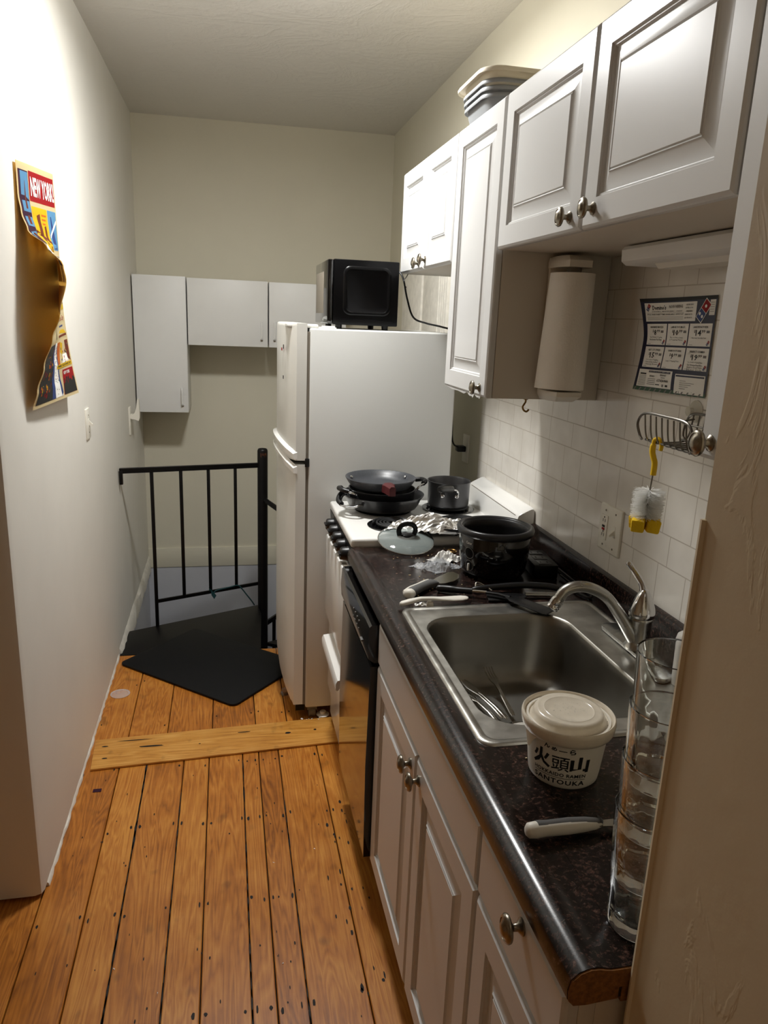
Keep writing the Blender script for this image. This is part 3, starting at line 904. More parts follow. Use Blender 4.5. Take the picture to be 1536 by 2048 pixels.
tag(mb.build('wire_hook', 'black_iron', loc=(.69, 2.9, 1.79)), 'thin dark bent wire hanging under the far short wall cabinet', 'hook')

# ------------------------------------------------------------------ flat white cabinets on the back wall
def flat_cab(label, x0, x1, z0, z1, hx):
    yf = 4.555
    r = thing('wall_cabinet', label, 'cabinet', ((x0 + x1) / 2, 4.72, z0), 'plain white cabinets on the back wall')
    mb = MB(); mb.box(x0 + .001, x1 - .001, yf + .020, WB - .001, z0, z1, 0, .001)
    mb.build('body', 'flat_white', r)
    mb = MB(); mb.box(x0 + .002, x1 - .002, yf, yf + .019, z0, z1, 0, .0015)
    d = mb.build('door', 'flat_white', r)
    mb = MB()
    mb.tube(bez([(hx, yf + .001, z0 + .045), (hx, yf - .022, z0 + .048), (hx, yf - .025, z0 + .09), (hx, yf - .022, z0 + .138), (hx, yf + .001, z0 + .141)], 6), .005, 0, 10)
    mb.box(hx - .007, hx + .007, yf - .003, yf, z0 + .034, z0 + .046, 1, .001)
    mb.build('handle', ['flat_white', 'pewter'], d)
flat_cab('tall plain white cabinet on the back wall in the left corner', WL + .006, -.222, 1.036, 1.813, -.258)
flat_cab('wide short plain white cabinet in the middle of the back wall', -.218, .246, 1.432, 1.808, .208)
flat_cab('plain white cabinet on the back wall partly hidden by the refrigerator', .250, .715, 1.432, 1.806, .284)

# ------------------------------------------------------------------ spiral stair with its railing
def stairs():
    A, B = Vector((-.516, 3.72, 0)), Vector((.186, 4.01, 0))
    r = thing('spiral_staircase', 'black metal spiral staircase with landing, balustrade and centre pole in the far corner', 'staircase', (.186, 4.0, 0))
    P = lambda s, z: Vector((A.x + (B.x - A.x) * s, A.y + (B.y - A.y) * s, z))
    mb = MB()
    mb.prism([(-.522, 3.441), (.150, 3.441), (.172, 3.90), (.158, 4.022), (-.520, 3.722)], -.010, .0025, bev=.0015)
    mb.prism([(-.520, 3.712), (.158, 4.012), (.158, 4.022), (-.520, 3.722)], -.045, -.008)
    mb.build('landing', 'landing_black', r)
    mb = MB()
    mb.lathe([(0, -2.69), (.028, -2.69), (.028, .905), (.025, .914), (.019, .918), (0, .919)], 0, Matrix.Translation((.186, 4.0, 0)), 24)
    p = mb.build('centre_pole', 'black_iron', r, angle=50)
    mb = MB()
    rr = random.Random(2)
    for k in range(9):
        a = rad(-115 + 9 * k + rr.uniform(-3, 3)); h = rr.uniform(.006, .026); z = .898 - rr.uniform(0, .006); w = rad(2.4)
        q = .0284
        mb.add([(.186 + q * math.cos(a - w), 4 + q * math.sin(a - w), z), (.186 + q * math.cos(a + w), 4 + q * math.sin(a + w), z - .002), (.186 + q * math.cos(a + w * .6), 4 + q * math.sin(a + w * .6), z - h), (.186 + q * math.cos(a - w), 4 + q * math.sin(a - w), z - h * .7)], [[0, 1, 2, 3]])
    mb.build('worn_patch', 'worn_wood', p)['label'] = 'worn reddish brown patch'
    mb = MB()
    L = []
    for s in (-.004, 1.0):
        q = P(s, .853 - .028 * s); L.append([(q.x, q.y - .011, q.z - .013), (q.x, q.y + .011, q.z - .013), (q.x, q.y + .011, q.z + .012), (q.x, q.y - .011, q.z + .012)])
    mb.loft(L)
    q = P(0, .85); mb.box(q.x - .004, q.x + .012, q.y - .012, q.y + .008, q.z - .065, q.z + .004, 0, .002)
    mb.build('top_rail', 'black_iron', r)
    mb = MB()
    L = []
    for s in (.20, 1.0):
        q = P(s, .143); L.append([(q.x, q.y - .005, q.z - .010), (q.x, q.y + .005, q.z - .010), (q.x, q.y + .005, q.z + .008), (q.x, q.y - .005, q.z + .008)])
    mb.loft(L)
    mb.build('bottom_rail', 'black_iron', r)
    for s, zb in ((.201, 0.002), (.398, .136), (.592, .136), (.79, .136)):
        mb = MB(); q = P(s, 0); w = .0085
        mb.box(q.x - w, q.x + w, q.y - w, q.y + w, zb, .842 - .028 * s, 0, .001)
        mb.build('baluster', 'black_iron', r)
    mb = MB()
    mb.tube(bez([(.19, 3.995, .637), (.236, 3.90, .622), (.292, 3.80, .600), (.36, 3.70, .565), (.44, 3.62, .52)], 6), .0135, 0, 12)
    mb.build('handrail', 'black_iron', r)
    for k, (a0, a1, z) in enumerate(((-32, 24, -.22), (18, 74, -.44), (70, 128, -.66), (124, 182, -.88))):
        mb = MB()
        pts = [(.186 + .02 * math.cos(rad(a0)), 4 + .02 * math.sin(rad(a0)))] + [(.186 + .68 * math.cos(rad(a0 + (a1 - a0) * i / 6)), 4 + .68 * math.sin(rad(a0 + (a1 - a0) * i / 6))) for i in range(7)]
        mb.prism(pts, z - .02, z)
        mb.build('tread', 'landing_black', r)
    mb = MB()
    mb.loft([[(.195, 4.18, -.215), (.195, 4.20, -.215), (.195, 4.20, -.185), (.195, 4.18, -.185)], [(.62, 4.28, .035), (.62, 4.30, .035), (.62, 4.30, .065), (.62, 4.28, .065)]])
    mb.box(.252, .272, 4.19, 4.205, -.43, -.165)
    mb.build('stair_rail', 'black_iron', r)
stairs()
mb = MB()
mb.tube(bez([(-.108, 3.878, .155), (-.10, 3.872, .160), (-.085, 3.876, .140), (-.07, 3.882, .152), (.0, 3.915, .156), (.045, 3.94, .156), (.066, 3.945, .136), (.09, 3.958, .098), (.12, 3.975, .05), (.138, 3.995, .014)], 5), .0035, 0, 8)
mb.add([(-.10, 3.868, .165), (-.085, 3.866, .150), (-.070, 3.868, .128), (-.082, 3.866, .108), (-.096, 3.868, .130)], [[0, 1, 2, 3, 4]])
mb.add([(-.112, 3.868, .178), (-.095, 3.866, .160), (-.088, 3.866, .148), (-.10, 3.868, .158)], [[0, 1, 2, 3]])
tag(mb.build('string', 'teal_tape', loc=(-.1, 3.87, .14)), 'dark teal string tied around the lower rail of the balustrade', 'string')

# ------------------------------------------------------------------ floor mat and litter
mb = MB()
N, L_ = Vector((.012, 2.872)), Vector((-.512, 3.342))
e1 = (L_ - N).normalized(); e2 = Vector((-e1.y, e1.x)); e2 = e2 if e2.y > 0 else -e2
ln = (L_ - N).length
pl = [N + e1 * x + e2 * y for x, y in rrect(0, ln, 0, .495, .030, 6)]
mb.prism([(p.x, p.y) for p in pl], .0035, .0125, 0, bev=.003)
tag(mb.build('floor_mat', 'rubber_mat', loc=(-.1, 3.2, .0035)), 'black rectangular rubber mat lying askew on floorboards and landing', 'mat')
mb = MB()
mb.lathe([(.036, .001), (.040, .0015), (.041, .004), (.037, .006), (.030, .010), (.018, .0125), (.004, .0128), (.002, .0125)], 0, Matrix.Translation((-.470, 3.055, 0)), 28)
tag(mb.build('clear_dome', 'film', loc=(-.47, 3.055, 0)), 'clear plastic lid lying on the floorboards beside the left wall', 'lid')
mb = MB()
mb.lathe([(0, .0), (.018, .0), (.019, .002), (.017, .010), (.012, .014), (.012, .024), (.010, .028), (0, .0285)], 0, Matrix.Translation((.232, 2.965, 0)), 20)
tag(mb.build('bottle_cap', 'clear_plastic', loc=(.232, 2.965, 0)), 'small translucent bottle cap on the floor left of the refrigerator', 'plug')  # loose bottle cap
mb = MB()
mb.lathe([(0, .0005), (.026, .0005), (.027, .003), (.024, .005), (.013, .006), (.0125, .016), (.010, .018), (0, .018)], 0, Matrix.Translation((.375, 2.752, 0.0098)), 24)
tag(mb.build('rubber_stopper', 'paper_white', loc=(.375, 2.752, .0098)), 'small white stopper on the floor under the refrigerator front', 'stopper')
mb = MB()
rr = random.Random(12)
for i in range(16):
    x, y = rr.uniform(.27, .36), rr.uniform(2.71, 2.73)
    if i > 9: x, y = rr.uniform(-.45, .3), rr.uniform(1.0, 2.4)
    z0 = .0108 if y > 2.6 and y < 2.74 else .0006
    mb.add([(x + rr.uniform(-.006, .006), y + rr.uniform(-.004, .004), z0 + rr.uniform(0, .003)) for _ in range(4)], [[0, 1, 2], [0, 2, 3], [1, 2, 3], [0, 1, 3]])
o = tag(mb.build('floor_crumbs', 'paper_white', smooth=False), 'pale crumbs and paper scraps scattered on the floorboards', 'crumbs'); o['kind'] = 'stuff'
mb = MB(); mb.box(-.472, -.444, 2.36, 2.378, .0008, .0016)
tag(mb.build('foil_scrap', 'ink_purple', loc=(-.458, 2.37, .0008)), 'small dark purple scrap on the floor near the left wall', 'scrap')

# ------------------------------------------------------------------ left wall: switch, hook
def switch():
    r = thing('light_switch', 'white light switch plate on the left wall below the poster', 'switch', (WL, 2.985, 1.188))
    mb = MB()
    mb.box(WL - .001, WL + .006, 2.950, 3.022, 1.130, 1.246, 0, .0025)
    mb.box(WL + .005, WL + .0075, 2.976, 2.996, 1.170, 1.206, 0, .001)
    p = mb.build('plate', 'outlet_white', r)
    mb = MB()
    mb.loft([[(WL + .006, 2.982, 1.183), (WL + .006, 2.990, 1.183), (WL + .006, 2.990, 1.203), (WL + .006, 2.982, 1.203)], [(WL + .020, 2.983, 1.178), (WL + .020, 2.989, 1.178), (WL + .020, 2.989, 1.187), (WL + .020, 2.983, 1.187)]])
    mb.build('toggle', 'outlet_white', r)
    for z in (1.155, 1.221):
        mb = MB(); mb.lathe([(0, 0), (.003, 0), (.003, .001), (0, .0012)], 0, axis_m((WL + .006, 2.986, z), (1, 0, 0)), 10)
        mb.build('screw', 'gasket', r)
switch()
def whook():
    r = thing('wall_hook', 'white plastic bracket on a plate at the left wall under the corner cabinet', 'hook', (WL, 4.24, 1.03))
    mb = MB(); mb.box(WL - .001, WL + .008, 4.21, 4.275, .952, 1.102, 0, .003)
    mb.build('plate', 'outlet_white', r)
    mb = MB()
    pr = [(WL + .006, 1.065), (WL + .020, 1.062), (WL + .032, 1.075), (WL + .040, 1.10), (WL + .046, 1.145), (WL + .054, 1.145), (WL + .056, 1.08), (WL + .056, 1.045), (WL + .050, 1.028), (WL + .030, 1.036), (WL + .006, 1.040)]
    mb.loft([[(x, y, z) for x, z in pr] for y in (4.222, 4.262)])
    mb.build('hook', 'outlet_white', r)
whook()

# ------------------------------------------------------------------ poster peeling off the left wall
def poster():
    bul = [(0, .003), (.13, .004), (.20, .010), (.27, .024), (.33, .069), (.40, .109), (.46, .115), (.60, .095), (.70, .072), (.82, .046), (.92, .026), (1, .012)]
    def srf(u, v, off=0.0):
        b = lerp_table(bul, v)
        yn = 2.190 - .060 * v - .15 * b; yf = 2.645 + .02 * math.sin(math.pi * v)
        flare = .036 * max(0, (v - .55) / .45) ** 1.6
        x = WL + .004 + b * (1 - u) ** 1.25 + flare * u ** .8 + .004 * math.sin(5 * u + 2 * v) * u * (1 - u)
        zt = 1.975 + .040 * u; zb = 1.345 - .004 * u
        z = zt + (zb - zt) * v
        y = yn + (yf - yn) * u
        return Vector((x + off, y, z))
    r = thing('poster', 'colourful NEW YORK travel poster peeling off the left wall', 'poster', (WL, 2.42, 1.345))
    mb = MB(); mb.grid(lambda u, v: srf(u, v, -.0008), 50, 70)
    mb.build('backing', 'poster_back', r, recalc=False)['label'] = 'bare yellow-brown back of the paper'
    M_ = ['poster_cream', 'ink_red', 'ink_sky', 'ink_yellow', 'ink_brown', 'ink_purple', 'ink_black', 'paper_white', 'ink_blue', 'ink_orange', 'ink_green', 'ink_grey']
    CR, RED, SKY, YEL, BRN, PUR, BLK, WHT, BLU, ORG, GRN, GRY = range(12)
    mb = MB()
    mb.grid(lambda u, v: srf(u, v, 0.0), 50, 70, CR)
    lay = [0]
    def fn(k): return lambda u, v: srf(min(max(u, 0), 1), min(max(v, 0), 1), .0004 + .00025 * k)
    rr = random.Random(21)
    def rect(u0, v0, u1, v1, c, k=1, n=14): put_rect(mb, u0, v0, u1, v1, fn(k), c, n)
    def poly(pts, c, k=2, n=5): put_poly(mb, pts, fn(k), c, n)
    def txt(s, u0, v0, u1, v1, c, k=4, bold=.0): put_text(mb, s, lambda x, y: fn(k)(x, v0 + v1 - y), u0, v0, u1, v1, c, bold)
    # left column: tall tower against a blue sky
    rect(.03, .03, .25, .47, PUR); rect(.07, .035, .24, .30, SKY, 2); poly([(.07, .30), (.24, .30), (.24, .46), (.07, .40)], WHT, 2)
    poly([(.155, .07), (.16, .07), (.21, .34), (.12, .34)], BRN, 3, 8); poly([(.10, .34), (.23, .34), (.24, .45), (.10, .45)], GRY, 3)
    # banner
    rect(.27, .025, .97, .145, RED); txt('NEW YORK!', .30, .045, .95, .125, WHT, 4, .025)
    # yellow panel with a bridge pier
    rect(.27, .165, .70, .345, YEL); poly([(.38, .20), (.47, .19), (.49, .345), (.39, .345)], BRN, 2); poly([(.56, .24), (.62, .235), (.64, .345), (.57, .345)], BRN, 2)
    poly([(.27, .26), (.70, .30), (.70, .312), (.27, .275)], BRN, 3, 8)
    for k in range(3): rect(.52, .19 + .018 * k, .66 - .02 * k, .197 + .018 * k, ORG, 3)
    rect(.72, .165, .97, .335, SKY); poly([(.80, .19), (.82, .19), (.93, .33), (.78, .33)], BLU, 2); poly([(.74, .27), (.96, .20), (.96, .215), (.74, .285)], WHT, 3)
    rect(.27, .36, .97, .47, GRY); poly([(.50, .37), (.97, .37), (.97, .42), (.55, .45)], RED, 2); poly([(.56, .38), (.95, .385), (.95, .42), (.60, .44)], WHT, 3); rect(.70, .39, .92, .43, GRN, 4)
    rect(.03, .485, .97, .60, PUR); 
    for k in range(22):
        u = rr.uniform(.05, .95); rect(u, .49 + rr.uniform(0, .05), u + rr.uniform(.006, .02), .595, rr.choice([BLK, GRY, BRN]), 2, 3)
    poly([(.62, .57), (.97, .575), (.97, .60), (.62, .60)], YEL, 3)
    # cream panel with script
    rect(.03, .61, .97, .725, CR); txt('the Great City', .40, .625, .92, .655, RED, 3); rect(.58, .668, .82, .676, BLU, 3)
    poly([(.55, .70), (.66, .688), (.86, .690), (.95, .71)], YEL, 3); poly([(.52, .71), (.95, .71), (.95, .72), (.52, .72)], BRN, 3)
    for k in range(4): rect(.30 + .03 * k, .665 + .01 * k, .31 + .03 * k, .72, BLK, 3, 3)
    # map strip and orange street panel
    rect(.44, .735, .97, .855, CR); poly([(.45, .74), (.60, .74), (.58, .84), (.47, .85)], ORG, 2); poly([(.60, .74), (.72, .75), (.70, .80), (.62, .79)], YEL, 2)
    poly([(.82, .74), (.96, .74), (.96, .84), (.85, .82)], BRN, 2); poly([(.70, .80), (.85, .80), (.88, .838), (.66, .838)], WHT, 3)
    for k in range(26): u, v = rr.uniform(.62, .95), rr.uniform(.75, .835); rect(u, v, u + rr.uniform(.008, .02), v + rr.uniform(.004, .012), rr.choice([BLK, RED, BLU, YEL]), 4, 2)
    rect(.46, .84, .97, .858, YEL, 4); txt('TIMES SQUARE NY', .48, .843, .95, .855, BLK, 5, .02)
    poly([(.27, .735), (.42, .735), (.62, .985), (.38, .985)], WHT, 2, 10); poly([(.27, .735), (.31, .735), (.44, .985), (.36, .985)], BLU, 3, 10); poly([(.41, .75), (.43, .75), (.62, .97), (.59, .985)], BLU, 3, 10)
    for k in range(40):
        t = rr.random(); u = .31 + .17 * t + rr.uniform(0, .10); v = .75 + .22 * t; rect(u, v, u + .010, v + .005, rr.choice([BLK, BLK, RED, GRN]), 4, 2)
    # dark flower panel
    poly([(.03, .735), (.25, .735), (.36, .985), (.03, .985)], BLK, 2, 10)
    for k in range(46): u, v = rr.uniform(.05, .30), rr.uniform(.78, .95); rect(u, v, u + rr.uniform(.01, .03), v + rr.uniform(.006, .018), rr.choice([RED, ORG, YEL, RED, BRN]), 3, 2)
    # red skyline panel
    rect(.65, .870, .97, .985, RED); txt('NEW YORK', .68, .878, .86, .893, WHT, 3, .01)
    u = .655
    while u < .965:
        w = rr.uniform(.010, .028); rect(u, .915 + rr.uniform(-.012, .03), min(u + w, .968), .984, BLK, 3, 3); u += w * .9
    poly([(.80, .893), (.804, .893), (.815, .93), (.79, .93)], BLK, 3)
    mb.build('printed_sheet', M_, r, recalc=False, smooth=False)
poster()

# ------------------------------------------------------------------ pots and pans on the stove
def rivet(mb, p, d, r_, mi):
    mb.lathe([(0, 0), (r_, 0), (r_ * .9, r_ * .5), (r_ * .5, r_ * .8), (0, r_ * .9)], mi, axis_m(p, d), 12)
def pans():
    cx, cy_ = .553, 2.555
    T = Matrix.Translation((cx, cy_, 0))
    r = thing('frying_pan', 'large black frying pan at the bottom of the pan stack', 'pan', (cx, cy_, .958), 'pans stacked on the far left burner')
    mb = MB()
    mb.lathe([(0, .958), (.112, .958), (.122, .961), (.128, .970), (.140, .996), (.148, 1.006), (.149, 1.009), (.146, 1.009), (.138, .998), (.125, .972), (.118, .966), (0, .965)], 0, T, 56)
    mb.build('body', 'pan_outside', r, angle=50)
    mb = MB()
    a = Vector((cx - .095, cy_ - .098, .985))
    mb.tube(bez([a, a + Vector((-.012, -.014, .006)), a + Vector((-.035, -.018, .000)), a + Vector((-.064, .002, .000)), a + Vector((-.074, .03, .006)), a + Vector((-.064, .06, .02)), a + Vector((-.045, .085, .024))], 6), [.006] * 37, 0, 10, flat=.6)
    h = mb.build('handle', 'chrome', r)
    mb = MB()
    mb.tube(bez([a + Vector((-.070, .015, .004)), a + Vector((-.078, .04, .012)), a + Vector((-.066, .072, .026)), a + Vector((-.04, .10, .028))], 6), [.009] * 19, 0, 12)
    mb.build('grip', 'black_plastic', h)
    r = thing('casserole_pan', 'black two-handled pan in the middle of the pan stack', 'pan', (cx, cy_, .968), 'pans stacked on the far left burner')
    mb = MB()
    c2 = Matrix.Translation((cx - .005, cy_, 0))
    mb.lathe([(0, .968), (.106, .968), (.112, .972), (.116, .985), (.119, 1.022), (.122, 1.026), (.122, 1.029), (.118, 1.029), (.113, .99), (.104, .975), (0, .974)], 0, c2, 56)
    mb.build('body', 'pan_outside', r, angle=50)
    def loop(ang, zz):
        o = Vector((cx - .005, cy_, 0)); d = Vector((math.cos(rad(ang)), math.sin(rad(ang)), 0)); n = Vector((-d.y, d.x, 0))
        p = lambda a, b, c: o + d * a + n * b + Vector((0, 0, c))
        mb = MB(); mb.tube(bez([p(.116, -.042, zz - .016), p(.128, -.044, zz), p(.158, -.030, zz + .010), p(.164, 0, zz + .012), p(.158, .030, zz + .010), p(.128, .044, zz), p(.116, .042, zz - .016)], 6), .0042, 0, 10)
        h = mb.build('handle', 'chrome', r)
        mb = MB(); mb.tube(bez([p(.148, -.034, zz + .008), p(.164, -.018, zz + .012), p(.166, 0, zz + .013), p(.164, .018, zz + .012), p(.148, .034, zz + .008)], 6), .0088, 0, 12)
        mb.build('grip', 'black_plastic', h)
    loop(196, 1.022); loop(10, 1.036)
    r = thing('skillet', 'grey speckled skillet with red handle sleeve on top of the pan stack', 'pan', (cx - .01, cy_, 1.03), 'pans stacked on the far left burner')
    mb = MB()
    c3 = Matrix.Translation((cx - .012, cy_, 0))
    mb.lathe([(0, 1.030), (.096, 1.030), (.108, 1.036), (.118, 1.050), (.126, 1.063), (.128, 1.067), (.127, 1.069), (.124, 1.068), (.112, 1.052), (.100, 1.041), (.085, 1.037), (0, 1.036)], 0, c3, 56)
    mb.build('body', 'nonstick_grey', r, angle=50)
    for a_ in (25, 150):
        mb = MB(); d = Vector((math.cos(rad(a_)), math.sin(rad(a_)), 0)); p = Vector((cx - .012, cy_, 1.056)) + d * .113
        rivet(mb, p, -d + Vector((0, 0, .5)), .006, 0); mb.build('rivet', 'chrome', r)
    mb = MB()
    d = Vector((.02, -1, 0)).normalized()
    M0 = Matrix.Translation(Vector((cx - .012, cy_, 1.052)) + d * .118) @ Matrix.Rotation(math.atan2(d.y, d.x), 4, 'Z')
    mb.loft([[(x, y * w, z) for y, z in ((-1, -.012), (1, -.012), (1, .014), (.5, .020), (-.5, .020), (-1, .014))] for x, w in ((0, .022), (.008, .023), (.018, .018), (.055, .012), (.07, .011))], 0, M=M0)
    mb.build('handle_sleeve', 'silicone_red', r)['label'] = 'dark red handle sleeve'
    # saucepan
    sx, sy = .803, 2.562
    r = thing('saucepan', 'tall dark grey saucepan on the back burner beside the stacked pans', 'saucepan', (sx, sy, .958))
    mb = MB()
    mb.lathe([(0, .958), (.068, .958), (.074, .961), (.0765, .968), (.0775, 1.044), (.0805, 1.050), (.081, 1.053), (.078, 1.053), (.0745, 1.046), (.073, .975), (.068, .966), (0, .965)], 0, Matrix.Translation((sx, sy, 0)), 56)
    mb.build('body', 'anodized', r, angle=50)
    o = Vector((sx, sy, 0)); ang = -104; d = Vector((math.cos(rad(ang)), math.sin(rad(ang)), 0)); n = Vector((-d.y, d.x, 0))
    p = lambda a, b, c: o + d * a + n * b + Vector((0, 0, c))
    mb = MB()
    for sg in (-1, 1):
        mb.tube(bez([p(.0785, .026 * sg, 1.010), p(.082, .030 * sg, 1.022), p(.088, .022 * sg, 1.034), p(.104, .004 * sg, 1.040)], 6), .0034, 0, 8)
        rivet(mb, p(.0765, .026 * sg, 1.010), d, .008, 0)
    h = mb.build('handle', 'chrome', r)
    mb = MB(); mb.tube(bez([p(.096, 0, 1.038), p(.112, 0, 1.044), p(.150, -.02, 1.052), p(.19, -.045, 1.058)], 6), [.010, .012, .013, .0135, .0135, .0135, .013, .013, .013, .0125, .0125, .012, .012, .012, .012, .0118, .0115, .011, .008], 0, 14)
    mb.build('grip', 'black_plastic', h)
pans()
def crumple(mb, cx, cy_, cz, sx, sy, sz, seed, n=26, amp=.25, rot=0, mi=0, freq=5.0):
    """crumpled sheet: an open folded surface with sharp creases"""
    rr = random.Random(seed)
    def fn(u, v):
        x, y = u - .5, v - .5
        nz = noise.noise(Vector((u * freq + seed, v * freq, seed))) + .55 * noise.noise(Vector((u * freq * 2.7, v * freq * 2.7 + seed, 3.0))) + rr.uniform(-.16, .16)
        ex = noise.noise(Vector((u * 2.2 + 9, v * 2.2, seed)))
        hgt = amp * nz + .8 * (1 - min(1, 4.2 * (x * x + y * y))) * (.6 + .6 * ex)
        X = x * (1 + .3 * ex) + rr.uniform(-.010, .010); Y = y * (1 - .3 * ex) + rr.uniform(-.010, .010)
        c, s = math.cos(rot), math.sin(rot)
        return (cx + (X * c - Y * s) * sx, cy_ + (X * s + Y * c) * sy, cz + max(0.02, hgt) * sz)
    mb.grid(fn, n, n, mi)
r = thing('griddle_pan', 'small black griddle with long handle half hidden under crumpled foil', 'pan', (.68, 2.23, .945))
mb = MB(); M0 = Matrix.Translation((.668, 2.27, .957)) @ Matrix.Rotation(rad(-20), 4, 'Z') @ Matrix.Rotation(rad(-4), 4, 'X')
mb.loft([[(x, y, z) for x, y in rrect(-.10 + i, .10 - i, -.062 + i, .062 - i, .02, 4)] for i, z in ((.010, -.006), (.002, .006), (0, .010), (.003, .010), (.010, .0), (.02, -.002))], 0, True, True, M0)
mb.build('body', 'nonstick', r)
mb = MB(); mb.tube([(.715, 2.175, .958), (.745, 2.19, .965), (.80, 2.225, .975), (.85, 2.26, .985)], [.007, .009, .010, .009], 0, 10, flat=.7)
mb.build('handle', 'black_plastic', r)
mb = MB(); crumple(mb, .652, 2.262, .962, .25, .155, .058, 4, 34, .30, rad(-24), 0, 4.2)
tag(mb.build('aluminium_foil', 'foil', loc=(.652, 2.262, .962), smooth=False), 'crumpled sheet of aluminium foil on the griddle at the stove edge', 'foil')
r = thing('pot_lid', 'round glass pot lid with black loop handle lying on the counter edge', 'lid', (.552, 2.180, .916))
mb = MB(); M0 = Matrix.Translation((.552, 2.180, .941)) @ Matrix.Rotation(rad(14), 4, 'X')
mb.lathe([(.088, 0), (.0895, .0015), (.088, .003), (.076, .009), (.056, .015), (.030, .019), (.010, .020), (.010, .018), (.030, .017), (.056, .013), (.076, .007), (.086, .001)], 0, M0, 56)
mb.build('glass', 'lid_glass', r, angle=60)
mb = MB()
mb.lathe([(.0875, -.001), (.0905, -.001), (.0915, .0012), (.0905, .0032), (.0875, .003)], 0, M0, 56)
mb.build('steel_rim', 'stainless', r, angle=60)
mb = MB()
mb.lathe([(0, .019), (.016, .019), (.017, .022), (.014, .024), (0, .024)], 0, M0, 24)
mb.tube(bez([(-.024, 0, .022), (-.027, 0, .040), (-.018, 0, .056), (0, 0, .061), (.018, 0, .056), (.027, 0, .040), (.024, 0, .022)], 6), .0062, 0, 10, M=M0, flat=1.3)
mb.box(-.022, .022, -.008, .008, .020, .026, 0, .002, M=M0)
mb.build('handle', 'black_plastic', r)

# ------------------------------------------------------------------ things on the counter
CT = 0.9152
def cooker():
    cx, cy_ = .752, 1.928
    T = Matrix.Translation((cx, cy_, 0))
    r = thing('rice_cooker', 'black round rice cooker without lid, standing on the counter behind the sink', 'rice cooker', (cx, cy_, CT))
    mb = MB()
    mb.lathe([(0, CT + .004), (.078, CT + .004), (.088, CT + .008), (.094, CT + .018), (.101, .985), (.102, 1.035), (.099, 1.041)], 0, T, 64)
    for k in range(4):
        a = math.pi / 4 + k * math.pi / 2
        mb.lathe([(0, CT), (.010, CT), (.010, CT + .006), (0, CT + .006)], 0, Matrix.Translation((cx + .07 * math.cos(a), cy_ + .07 * math.sin(a), 0)), 12)
    mb.build('body', 'black_gloss', r, angle=40)
    mb = MB()
    mb.lathe([(.099, 1.036), (.106, 1.038), (.1105, 1.044), (.1115, 1.051), (.109, 1.058), (.103, 1.0605), (.0965, 1.058), (.094, 1.052), (.094, 1.040)], 0, T, 64)
    mb.build('rim', 'pan_outside', r, angle=60)
    mb = MB()
    mb.lathe([(.097, 1.052), (.094, 1.054), (.0895, 1.050), (.0885, 1.030), (.087, .960), (.080, .940), (0, .936), (0, .934), (.084, .938), (.0905, .958), (.092, 1.03), (.0925, 1.049)], 0, T, 64)
    mb.build('inner_pot', 'nonstick', r, angle=50)
    ang = math.atan2(-cy_, -cx) - rad(42)
    def face(x, y, off=.0008):
        a = ang + x / .100
        rr_ = (.095 + .0075 * min(1, max(0, (y - CT - .018) / .07))) + off
        return Vector((cx + rr_ * math.cos(a), cy_ + rr_ * math.sin(a), y))
    mb = MB()
    def disc(x0, y0, rx, ry, off, mi, n=28):
        mb.add([face(x0, y0, off)] + [face(x0 + rx * math.cos(6.2832 * i / n), y0 + ry * math.sin(6.2832 * i / n), off) for i in range(n)], [[0, i + 1, (i + 1) % n + 1] for i in range(n)], mi)
    disc(0, .992, .017, .017, .0006, 0); disc(0, .955, .016, .016, .0006, 0)
    disc(0, .992, .0150, .0150, .0009, 1); disc(0, .955, .014, .014, .0009, 1)
    mb.build('control_panel', ['ink_grey', 'black_matte'], r, recalc=False)
    mb = MB(); mb.box(-.0105, .0105, -.002, .002, 0, .006, 0, .001, M=axis_m(face(0, .951, .001), face(0, .951, .02) - face(0, .951, 0)) @ Matrix.Rotation(rad(90), 4, 'Z'))
    mb.build('switch_lever', 'enamel_white', r)
    mb = MB(); put_text(mb, 'Oster', lambda x, y: face(x, y, .0012), -.011, 1.018, .011, 1.026, 0, .01)
    mb.build('lettering', 'enamel_white', r, recalc=False, smooth=False)
cooker()
r = thing('power_strip', 'black multi-socket power block on the counter behind the rice cooker', 'power strip', (.90, 1.93, CT))
mb = MB(); M0 = Matrix.Translation((.898, 1.935, CT)) @ Matrix.Rotation(rad(-6), 4, 'Z')
mb.box(-.036, .036, -.075, .075, .0, .040, 0, .004, M=M0)
mb.build('case', 'black_matte', r)
for k in range(3):
    mb = MB()
    mb.box(-.020, .020, -.066 + .046 * k, -.030 + .046 * k, .0395, .0415, 0, .001, M=M0)
    mb.box(-.012, -.009, -.054 + .046 * k, -.042 + .046 * k, .0414, .0418, 1, M=M0); mb.box(.008, .011, -.054 + .046 * k, -.042 + .046 * k, .0414, .0418, 1, M=M0)
    mb.build('socket', ['black_plastic', 'dark_gap'], r)
mb = MB(); mb.tube(bez([(.935, 1.86, CT + .010), (.94, 1.80, CT + .005), (.925, 1.74, CT + .005), (.94, 1.69, CT + .006), (.955, 1.72, CT + .005), (.958, 1.85, CT + .005), (.962, 2.05, CT + .006)], 8), .0038, 0, 8)
tag(mb.build('cable', 'cord_black', loc=(.935, 1.8, CT)), 'black cable lying on the counter along the backsplash', 'cord')
